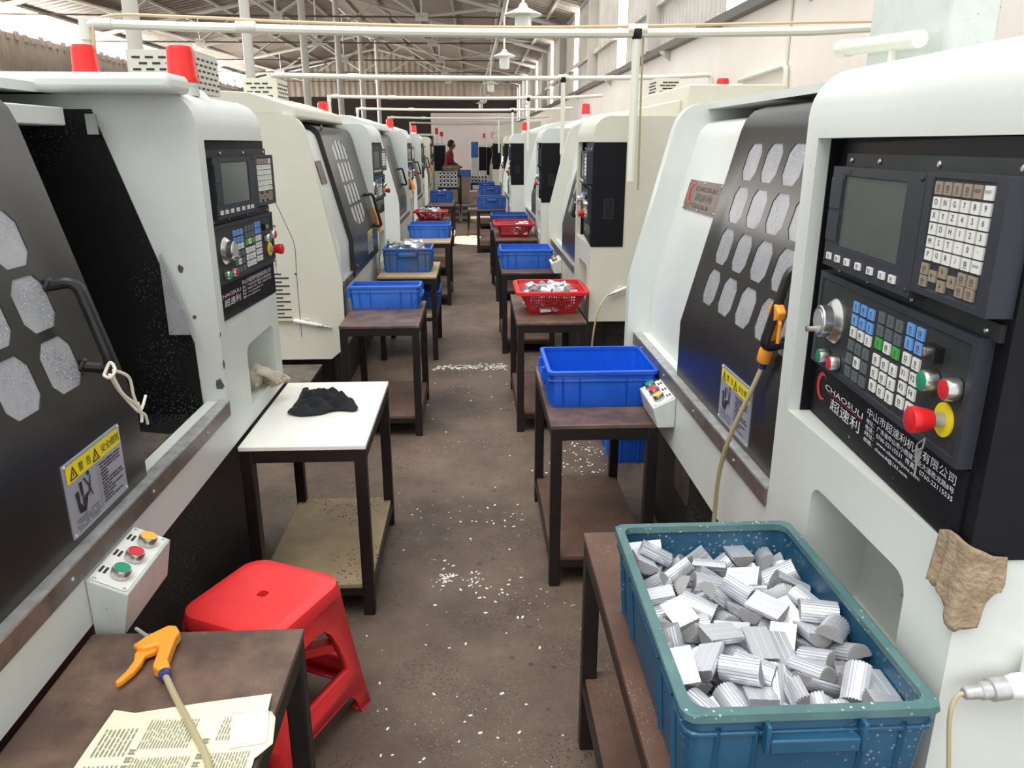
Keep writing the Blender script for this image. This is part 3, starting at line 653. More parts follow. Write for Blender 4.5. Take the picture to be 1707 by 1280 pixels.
# roof: two slopes, translucent outer strip on the left
Y0R = 17.5
def slope(x): return 6.55 - (x - XC) * (1.80 / (XR - XC)) if x > XC else 6.55 - (XC - x) * (1.5 / (XC - XL))
bm = NB()
for a, b in ((XC + .04, XR + .1), (XL + .42, XC - .04)):
    prism(bm, [(a, slope(a)), (b, slope(b)), (b, slope(b) + .05), (a, slope(a) + .05)], 'y', Y0R, YF)
structure('ceiling', bm, 'roof', flat=True)
M['roof_light'] = mat('translucent_roof_sheet', (244, 232, 224), .7, emit=((255, 240, 230), 2.0))
bm = NB(); prism(bm, [(XL - .3, slope(XL - .3)), (XL + .42, slope(XL + .42)), (XL + .42, slope(XL + .42) + .05), (XL - .3, slope(XL - .3) + .05)], 'y', Y0R, YF)
structure('ceiling_light_strip', bm, 'roof_light', flat=True)
bm = NB()
for x in [XL + .6 + 1.25 * k for k in range(12)]:
    z = slope(x) - .08; box(bm, x - .03, x + .03, Y0R, YF, z, z + .07)
structure('trim_11', bm, 'beam', flat=True)
def bar(bm, a, b, r=.035, y=0): tube(bm, [(a[0], y, a[1]), (b[0], y, b[1])], r, 4)
for k, y in enumerate((16.4, 21.8, 27.2, 32.6, 38.0, 43.4)):
    t = thing('roof_truss', (XC, y, 0), ['nearest', 'second nearest', 'third nearest', 'fourth nearest', 'fifth nearest', 'farthest'][k] + ' pale steel roof truss spanning the hall under the roof sheets', 'roof truss', group=None)
    off = lambda p: (p[0] - XC, p[1])
    zt = lambda x: slope(x) - .16
    bm = NB(); bar(bm, off((XL, zt(XL))), off((XC, zt(XC))), .06); bar(bm, off((XC, zt(XC))), off((XR, zt(XR))), .06); obj('top_chord', bm, 'beam', t)
    zb = 4.82
    bm = NB(); bar(bm, off((XL, zb)), off((XR, zb)), .022); obj('tie_rod', bm, 'beam_dark', t)
    bm = NB(); nodes = [XL + 1.85 * i for i in range(9)]
    for i in range(8):
        a = nodes[i]; b = nodes[i + 1]
        if i % 2 == 0: bar(bm, off((a, zb)), off((b, zt(b))), .04)
        else: bar(bm, off((a, zt(a))), off((b, zb)), .04)
    bar(bm, (0, zb), (0, zt(XC)), .03)
    for x in (-8.7, -1.3): bar(bm, off((x, zb)), off((x, zt(x))), .025)
    obj('web', bm, 'beam', t)
    for x in nodes[1:-1]:
        bm = NB(); box(bm, x - XC - .16, x - XC + .16, -.02, .02, (zt(x) if nodes.index(x) % 2 else zb) - .10, (zt(x) if nodes.index(x) % 2 else zb) + .10)
        obj('gusset', bm, 'beam', t)
bm = NB(); box(bm, .70, .78, 3, YF, 4.62, 4.70); structure('trim_12', bm, 'beam', flat=True)
for k, y in enumerate((11.0, 16.4, 21.8, 27.2, 32.6, 38.0)):
    bm = NB(); top = 6.2 if y > 15 else 5.5
    tube(bm, [(-4.35, y, 0), (-4.35, y, top)], .095, 16); tube(bm, [(-4.35, y, 0), (-4.35, y, .02)], .2, 16)
    tag(obj('roof_post', bm, 'beam'), ['nearest', 'second', 'third', 'fourth', 'fifth', 'sixth'][k] + ' round pale post' + (' counted from the camera' if k else '') + ' in the row left of the machines', 'post', 'row of roof posts left of the aisle')

# ---------------------------------------------------------------- machines
coverL = [(.20, 1.845), (.215, 1.915), (.45, 1.99), (1.2, 2.03), (1.2, 1.845)]
coverR = [(.28, 1.845), (.30, 1.885), (.66, 2.01), (1.2, 2.06), (1.2, 1.845)]
near_left = cnc('L', -.845, .76, 'white lathe at left edge with open dark door and black inside', zb=.70, open=True, roof=.40, d0=.06, dw=1.07, cols=(.165, .33, .485, .67, .84), hu=.975, sign=.75, bbox=.725, bz=.672, fixed=False,
    niche=(2.02, 2.40, .765, .99), beacon=((1.98, .10, 1.85), (2.41, .60, 1.90)), pu=.0,
    covers=((1.64, 1.81, [(.02, 1.842), (.02, 1.897), (1.15, 1.897), (1.15, 1.842)]), (2.02, 2.49, [(.16, 1.85), (.20, 1.90), (1.2, 1.92), (1.2, 1.85)])),
    chips=((1.75, .02, .93, .016, 'u'), (1.75, .10, 1.32, .010, 'u'), (1.752, 0, 1.0, .012, 'v'), (1.752, 0, 1.10, .006, 'v'), (1.75, .075, 1.16, .007, 'u')))
near_right = cnc('R', .73, 3.49, 'nearest right-hand white lathe with closed dark door and big control panel', zb=.60, d0=.75, dw=.995, hu=1.625, sign=1.27, bbox=.60, name=True, hatch=True, niche=(1.98, 2.365, .70, .99), chips=((2.362, 0, .955, .003, 'v'),))
cnc('L', -.84, 4.86, 'cream lathe standing behind the white-topped table, slotted door windows', zb=.37, chamfer=.10, rimpaint='cream', cpaint='cream', rimk=(.0, .90), rims=.19, d0=.42, door='slot', hu=1.54, sign=1.12, bolts=((.50, 1.80), (.50, .89)), panel='mid', niche=(2.02, 2.40, .70, .95),
    covers=((.02, 1.7, coverL),), vents=((.45, .75, .41, .62, 1.97, 2.10), (-.96, -.60, .45, .75, 1.93, 2.115)), doff=-.04, foff=-.055, dw=1.325, hz=(1.07, 1.31), smallplate=(.12, .30, 1.46, 1.60), endslots=.33, beacon=((1.95, .40, 1.88),))
cnc('R', .70, 7.18, 'pale lathe on the right behind the red basket, black side panel with square socket', zb=.64, paint='cream', d0=.75, hu=1.6, panel='mid', socket=True, niche=(1.98, 2.365, .74, .97), bbox=.72,
    covers=((.4, 2.28, [(.58, 1.845), (.58, 2.045), (1.2, 2.045), (1.2, 1.845)]), (.9, 2.2, [(.22, 1.845), (.25, 1.90), (.58, 1.965), (.60, 1.845)])), vents=((.95, 1.2, .64, .82, 2.045, 2.16),), beacon=((1.25, 1.12, 2.005),))
cnc('L', -.86, 8.62, 'third lathe on the left, long-slit brown door, behind the dusty full crate', zb=.5, d0=.62, door='long', hu=1.45, panel='mid', covers=((.1, 1.7, coverL),), beacon=((1.9, .22, 1.86),), bolts=())
cnc('R', .71, 10.9, 'third lathe on the right, behind the far red basket', zb=.5, d0=.75, hu=1.6, panel='low', socket=True, covers=((.8, 2.3, coverR),), beacon=((1.8, .55, 1.98),))
cnc('L', -.93, 12.38, 'fourth lathe on the left, grey side and black door handle', zb=.5, d0=.75, door='plain', hu=1.5, panel='low', covers=((.1, 1.7, coverL),), beacon=((1.9, .12, 1.86),))
cnc('R', .56, 14.65, 'fourth lathe on the right, jutting out with a square hole in its black side', zb=.5, d0=.75, door='plain', hu=1.5, panel='low', socket=True, covers=((.8, 2.3, coverR),), beacon=((2.3, .22, 1.86),))
cnc('L', -.98, 16.2, 'fifth lathe on the left, cream with orange air gun on its handle', zb=.5, paint='cream', d0=.75, door='plain', hu=1.5, panel='low')
cnc('R', .60, 18.4, 'fifth lathe on the right, narrow dark panel next to the jutting one', zb=.5, paint='cream', d0=.75, door='plain', hu=1.5, panel='low', covers=((.8, 2.3, coverR),))
cnc('R', .46, 22.2, 'sixth lathe on the right beyond the far blue crates', zb=.5, paint='cream', d0=.75, door='plain', hu=1.5, panel='low', covers=((.6, 2.3, [(.0, 1.845), (.25, 2.15), (1.2, 2.25), (1.2, 1.845)]),))
def tower(x, y, wx, wy, h, zp0, zp1, m, label, caps):
    t = thing('machine_cabinet', (x, y, 0), label, 'machine')
    bm = NB(); box(bm, -wx / 2, wx / 2, 0, wy, 0, h); obj('body', bm, m, t, bevel=.02)
    bm = NB(); box(bm, -wx / 2 - .006, wx / 2 + .006, -.02, wy * .8, zp0, zp1); obj('control_panel', bm, 'black', t, bevel=.01)
    for k, (dx, hh) in enumerate(caps):
        bm = NB(); tube(bm, [(dx, .2, h), (dx, .2, h + hh * .6)], .02, 8, 0); tube(bm, [(dx, .2, h + hh * .6), (dx, .2, h + hh)], .05, 10, 1); obj('signal_light', bm, ['steel', 'red'], t)
tower(-1.28, 20.6, .42, 1.0, 1.95, 1.25, 1.90, 'cream', 'cream cabinet with black upper panel behind the far left crates', ())
tower(-1.02, 23.4, .34, 1.0, 1.72, .95, 1.66, 'pale', 'pale cabinet with tall black panel and signal lights beside the worker', ((-.06, .42), (.08, .32)))
tower(.62, 25.5, .42, .9, 1.66, .75, 1.60, 'cream', 'cream cabinet with dark front at far right end of the aisle', ((-.02, .40),))
tower(.36, 28.5, .36, .9, 1.66, .8, 1.60, 'pale', 'narrow dark-fronted cabinet at the far right next to the blue one', ((0, .40),))
tower(.02, 31, .30, .8, 1.2, .3, .5, 'pale', 'small pale stand under the blue box at the far end', ())
bm = NB(); box(bm, -.12, .17, 31.02, 31.6, 1.2, 1.78); tag(obj('blue_cabinet', bm, 'bluecase', bevel=.03), 'blue box on a pale stand at far end of right row', 'cabinet')
bm = NB(); box(bm, -.9, .9, 44, 44.6, 0, .34); tag(obj('blue_bin', bm, 'bin_far', bevel=.02), 'low blue box on the floor before the far wall', 'box')

# ---------------------------------------------------------------- work tables
def table(label, x0, x1, y0, y1, top, shelf, h=.69, sz=.12, leg=.042, group='work tables along the aisle'):
    t = thing('work_table', ((x0 + x1) / 2, (y0 + y1) / 2, 0), label, 'table', 0, group); a, b = (x1 - x0) / 2, (y1 - y0) / 2
    bm = NB(); box(bm, -a, a, -b, b, h - .016, h, 0); o = obj('tabletop', bm, top, t, bevel=.002)
    bm = NB(); bl = NB()
    for s in (-1, 1):
        box(bm, -a + leg, a - leg, s * (b - .002) - (leg if s > 0 else 0), s * (b - .002) + (leg if s < 0 else 0), h - .062, h - .016)
        box(bm, s * (a - .002) - (leg if s > 0 else 0), s * (a - .002) + (leg if s < 0 else 0), -b + leg, b - leg, h - .062, h - .016)
        box(bl, -a + leg, a - leg, s * (b - .004) - (.03 if s > 0 else 0), s * (b - .004) + (.03 if s < 0 else 0), sz - .035, sz - .006)
        box(bl, s * (a - .004) - (.03 if s > 0 else 0), s * (a - .004) + (.03 if s < 0 else 0), -b + leg, b - leg, sz - .035, sz - .006)
    obj('shelf_frame', bl, 'table_leg', t); obj('top_frame', bm, 'table_leg', t, bevel=.002)
    for sx in (-1, 1):
        for sy in (-1, 1):
            bm = NB(); x, y = sx * (a - leg / 2 - .002), sy * (b - leg / 2 - .002); box(bm, x - leg / 2, x + leg / 2, y - leg / 2, y + leg / 2, 0, h - .016); obj('leg', bm, 'table_leg', t, bevel=.003)
    if shelf:
        bm = NB(); box(bm, -a + .012, a - .012, -b + .012, b - .012, sz - .006, sz + .008); obj('shelf', bm, shelf, t)
    return t
table('brown table at bottom left under the orange air gun and newspaper', -.838, -.385, .70, 1.465, 'table_brown', 'shelf_brown')
table('table with bright white top holding the black cloth', -.838, -.395, 2.535, 3.30, 'table_white', 'shelf_tan')
table('brown table on the left under the long empty blue crate', -.80, -.335, 4.40, 5.15, 'table_brown', 'shelf_brown')
table('table on the left carrying the dusty blue crate full of cut parts', -.785, -.315, 6.13, 6.95, 'shelf_tan', 'shelf_tan', sz=.36)
table('table under the fourth blue crate on the left, pale board showing', -.775, -.27, 8.38, 9.25, 'shelf_tan', 'shelf_brown')
table('table on the left beneath the red basket heaped with parts', -.82, -.36, 10.35, 11.35, 'table_brown', 'shelf_brown')
table('dark table on the left under the small blue crate near the wire-like stack', -.83, -.365, 13.52, 15.0, 'table_brown', 'shelf_brown')
table('far left table carrying the stacked silver housings', -.90, -.37, 19.55, 20.5, 'table_brown', None)
table('table at lower right under the big petrol blue crate of cut parts', .283, .722, .80, 1.868, 'shelf_brown', 'shelf_brown', sz=.24)
table('brown table under the clean royal blue crate on the right', .275, .688, 2.70, 3.51, 'table_brown', 'shelf_brown')
table('table under the bright red basket on the right', .240, .655, 4.44, 5.35, 'table_brown', 'shelf_brown')
table('dark table on the right under the blue crate behind the bright red basket', .215, .66, 6.30, 7.15, 'table_brown', 'shelf_brown')
table('dark table under the far dark red basket on the right', .225, .69, 8.57, 9.60, 'table_brown', 'shelf_brown')
table('table just beyond the far dark red basket on the right', .20, .68, 9.68, 10.6, 'table_brown', None)
table('far right table under the blue crate nearest the aisle', .03, .50, 12.62, 13.3, 'table_brown', 'shelf_brown')
table('farther right table under the stacked pair of blue crates', .06, .55, 16.3, 17.2, 'table_brown', 'shelf_brown')
table('farthest right table with standing silver housings', -.10, .42, 21.8, 22.6, 'table_brown', None)
# loose boards lying on the shelves of the near right table
bm = NB(); box(bm, .33, .62, .85, 1.32, .253, .266); tag(obj('board', bm, 'shelf_tan'), 'loose tan board on lower shelf of the near right table', 'board')

# ---------------------------------------------------------------- crates and baskets
def crate(label, cx, cy, z, wx, wy, h, m, rim=None, hand='x', taper=.010, group='plastic crates', rz=0, ribs=4, rough=0):
    t = thing('plastic_crate', (cx, cy, z), label, 'crate', rz, group); a, b = wx / 2, wy / 2; q = random.Random(int(cx * 100 + cy * 7))
    def loop(k, zz, r=.022): return [(p[0], p[1], zz) for p in rrect(-a + k, a - k, -b + k, b - k, r, 3)]
    bm = NB(); th = .004
    L = [loop(taper + .03, .0), loop(taper + .008, .0), loop(taper + .006, .01), loop(.008, h - .012), loop(.008 + th, h - .004), loop(taper + .006 + th, .012), loop(taper + .04, .008)]
    V = [[bm.verts.new(p) for p in l] for l in L]; n = len(L[0])
    for A, B in zip(V, V[1:]):
        for i in range(n): bm.faces.new((A[i], A[(i + 1) % n], B[(i + 1) % n], B[i]))
    bm.faces.new(V[0][::-1]); bm.faces.new(V[-1])
    def tp(zz): return taper * (1 - zz / h) + .006
    for k in range(ribs):                       # ribs on the walls and the ridge under the rim
        f = -1 + 2 * (k + .5) / ribs if ribs > 3 else (-.6, 0, .6)[k]
        f = (-.72, -.42, .42, .72)[k] if ribs == 4 else f
        for s in (-1, 1):
            x = f * a; y0, y1 = s * (b - tp(.012)), s * (b - tp(h - .03))
            bm.faces.new([bm.verts.new(p) for p in ((x - .005, y0, .012), (x, y0 + s * .007, .012), (x, y1 + s * .007, h - .03), (x - .005, y1, h - .03))]); bm.faces.new([bm.verts.new(p) for p in ((x + .005, y0, .012), (x, y0 + s * .007, .012), (x, y1 + s * .007, h - .03), (x + .005, y1, h - .03))])
            y = f * b; x0, x1 = s * (a - tp(.012)), s * (a - tp(h - .03))
            bm.faces.new([bm.verts.new(p) for p in ((x0, y - .005, .012), (x0 + s * .007, y, .012), (x1 + s * .007, y, h - .03), (x1, y - .005, h - .03))]); bm.faces.new([bm.verts.new(p) for p in ((x0, y + .005, .012), (x0 + s * .007, y, .012), (x1 + s * .007, y, h - .03), (x1, y + .005, h - .03))])
    obj('crate_body', bm, m, t)
    bm = NB(); wob = lambda i, zz: zz + (q.uniform(-rough, rough) if rough else 0)
    for k, zs in ((-.0, (h - .014, h, .015 if rim is None else .019)), (.004, (h - .042, h - .036, .006))):
        if k: obj('rim', bm, rim or m, t); bm = NB()
        z0, z1, d = zs; R = [loop(k + .010, z0), loop(k, z0), loop(k, z1 - .002), loop(k + .002, z1), loop(k + d, z1), loop(k + d, z0)]
        if rough and k == 0: R = [[(p[0] + q.uniform(-rough, rough) * .5, p[1] + q.uniform(-rough, rough) * .5, p[2]) for p in l] for l in R]
        V = [[bm.verts.new(p) for p in l] for l in R]; V.append(V[0])
        for A, B in zip(V, V[1:]):
            for i in range(n): bm.faces.new((A[i], A[(i + 1) % n], B[(i + 1) % n], B[i]))
    obj('rim_ridge', bm, m, t)
    for s in (-1, 1):
        bm = NB()
        if hand == 'x': box(bm, s * a - .012, s * a + .012, -.07, .07, h - .075, h - .05); box(bm, s * a - .014, s * a + .006, -.078, -.070, h - .075, h - .012); box(bm, s * a - .014, s * a + .006, .070, .078, h - .075, h - .012)
        else: box(bm, -.07, .07, s * b - .012, s * b + .012, h - .065, h - .04); box(bm, -.078, -.070, s * b - .014, s * b + .006, h - .065, h - .012); box(bm, .070, .078, s * b - .014, s * b + .006, h - .065, h - .012)
        obj('handle', bm, m, t, bevel=.003)
    return t
TZ = .691
crate('big worn petrol blue crate full of cut aluminium, lower right', .503, 1.24, TZ + .003, .402, .612, .19, 'bin_near', 'bin_rim', hand='y', taper=.012, rough=.003)
crate('clean empty royal blue crate beside the right button box', .500, 3.09, TZ, .445, .40, .152, 'bin_royal', None, hand='x')
crate('long empty blue crate on the left behind the white-topped table', -.578, 4.96, TZ, .455, .20, .150, 'bin_blue', None, hand='x')
crate('dusty blue crate heaped with cut parts, handle facing the camera', -.557, 6.51, TZ, .405, .35, .195, 'bin_dirty', None, hand='y')
crate('empty blue crate on the left in front of the heaped red basket', -.510, 8.94, TZ, .475, .42, .148, 'bin_blue', None, hand='x')
crate('small blue crate with a few white pieces, far left', -.60, 14.4, TZ, .41, .32, .205, 'bin_far', None, hand='y')
crate('worn blue crate on the right between the two red baskets', .432, 6.69, TZ, .45, .42, .16, 'bin_blue', None, hand='x')
crate('blue crate half hidden behind the dark red basket', .44, 10.1, TZ, .46, .5, .155, 'bin_far', None, hand='x')
crate('blue crate on the right with edge over the aisle, below the stacked pair', .275, 12.95, TZ, .475, .40, .19, 'bin_far', None, hand='y')
lower = crate('lower blue crate of the far stacked pair on the right', .33, 16.7, TZ, .47, .5, .17, 'bin_far', None, hand='y')
crate('upper blue crate of the far stacked pair, shifted to the aisle', .25, 16.7, TZ + .172, .35, .45, .08, 'bin_far', None, hand='y')
crate('blue crate on the low shelf under the dusty full crate, left', -.50, 6.62, .369, .40, .42, .15, 'bin_far', None, hand='y')
dk = crate('dark blue crate with white tag on the floor beneath the right tables', .84, 4.10, 0, .24, .36, .24, 'bin_royal', None, hand='x')
bm = NB(); box(bm, -.075, .075, -.190, -.187, .17, .235); obj('tag', bm, 'key_white', dk)
def basket(label, cx, cy, z, wx, wy, h, m, taper=.07):
    t = thing('slotted_basket', (cx, cy, z), label, 'basket', 0, 'red slotted baskets'); a, b = wx / 2 - .02, wy / 2 - .02
    bm = NB(); th = .003
    def wall(hl, fn):
        cols = max(5, int(hl * 2 / .022)); holes = []
        for r in range(5):
            zz = .03 + r * (h - .055) / 5
            for k in range(cols):
                c = -.80 * (hl - taper * .6) + k * 1.6 * (hl - taper * .6) / (cols - 1); holes.append([(c - .004, zz), (c + .004, zz), (c + .004, zz + .011), (c - .004, zz + .011)])
        plate(bm, [(-hl + taper, 0), (hl - taper, 0), (hl, h), (-hl, h)], holes, fn, .003, False)
    k = lambda zz: taper * (1 - zz / h)
    wall(a, lambda x, zz, d: (x, -b + k(zz) + d, zz)); wall(a, lambda x, zz, d: (x, b - k(zz) - d, zz))
    wall(b, lambda y, zz, d: (-a + k(zz) + d, y, zz)); wall(b, lambda y, zz, d: (a - k(zz) - d, y, zz))
    box(bm, -a + taper, a - taper, -b + taper, b - taper, 0, .004); obj('basket_body', bm, m, t, flat=True)
    bm = NB(); n = 28; P = [(p[0], p[1], h) for p in rrect(-wx / 2 + .015, wx / 2 - .015, -wy / 2 + .015, wy / 2 - .015, .05, 5)]
    R = [rrect(-wx / 2 + d, wx / 2 - d, -wy / 2 + d, wy / 2 - d, .055 - d, 5) for d in (.0, .0, .012, .028, .030)]; Z = (h - .022, h - .004, h + .002, h, h - .02)
    V = [[bm.verts.new((p[0], p[1], zz)) for p in l] for l, zz in zip(R, Z)]; q = len(R[0])
    for A, B in zip(V, V[1:]):
        for i in range(q): bm.faces.new((A[i], A[(i + 1) % q], B[(i + 1) % q], B[i]))
    obj('rim', bm, m, t)
basket('bright red slotted basket of cut parts on the right', .47, 4.84, TZ, .455, .48, .150, 'bin_red')
basket('dark red slotted basket with parts heaped to its right side', .445, 9.05, TZ, .475, .60, .150, 'bin_red2')
basket('red slotted basket heaped with parts on the left row', -.61, 11.0, TZ, .475, .42, .125, 'bin_red2')

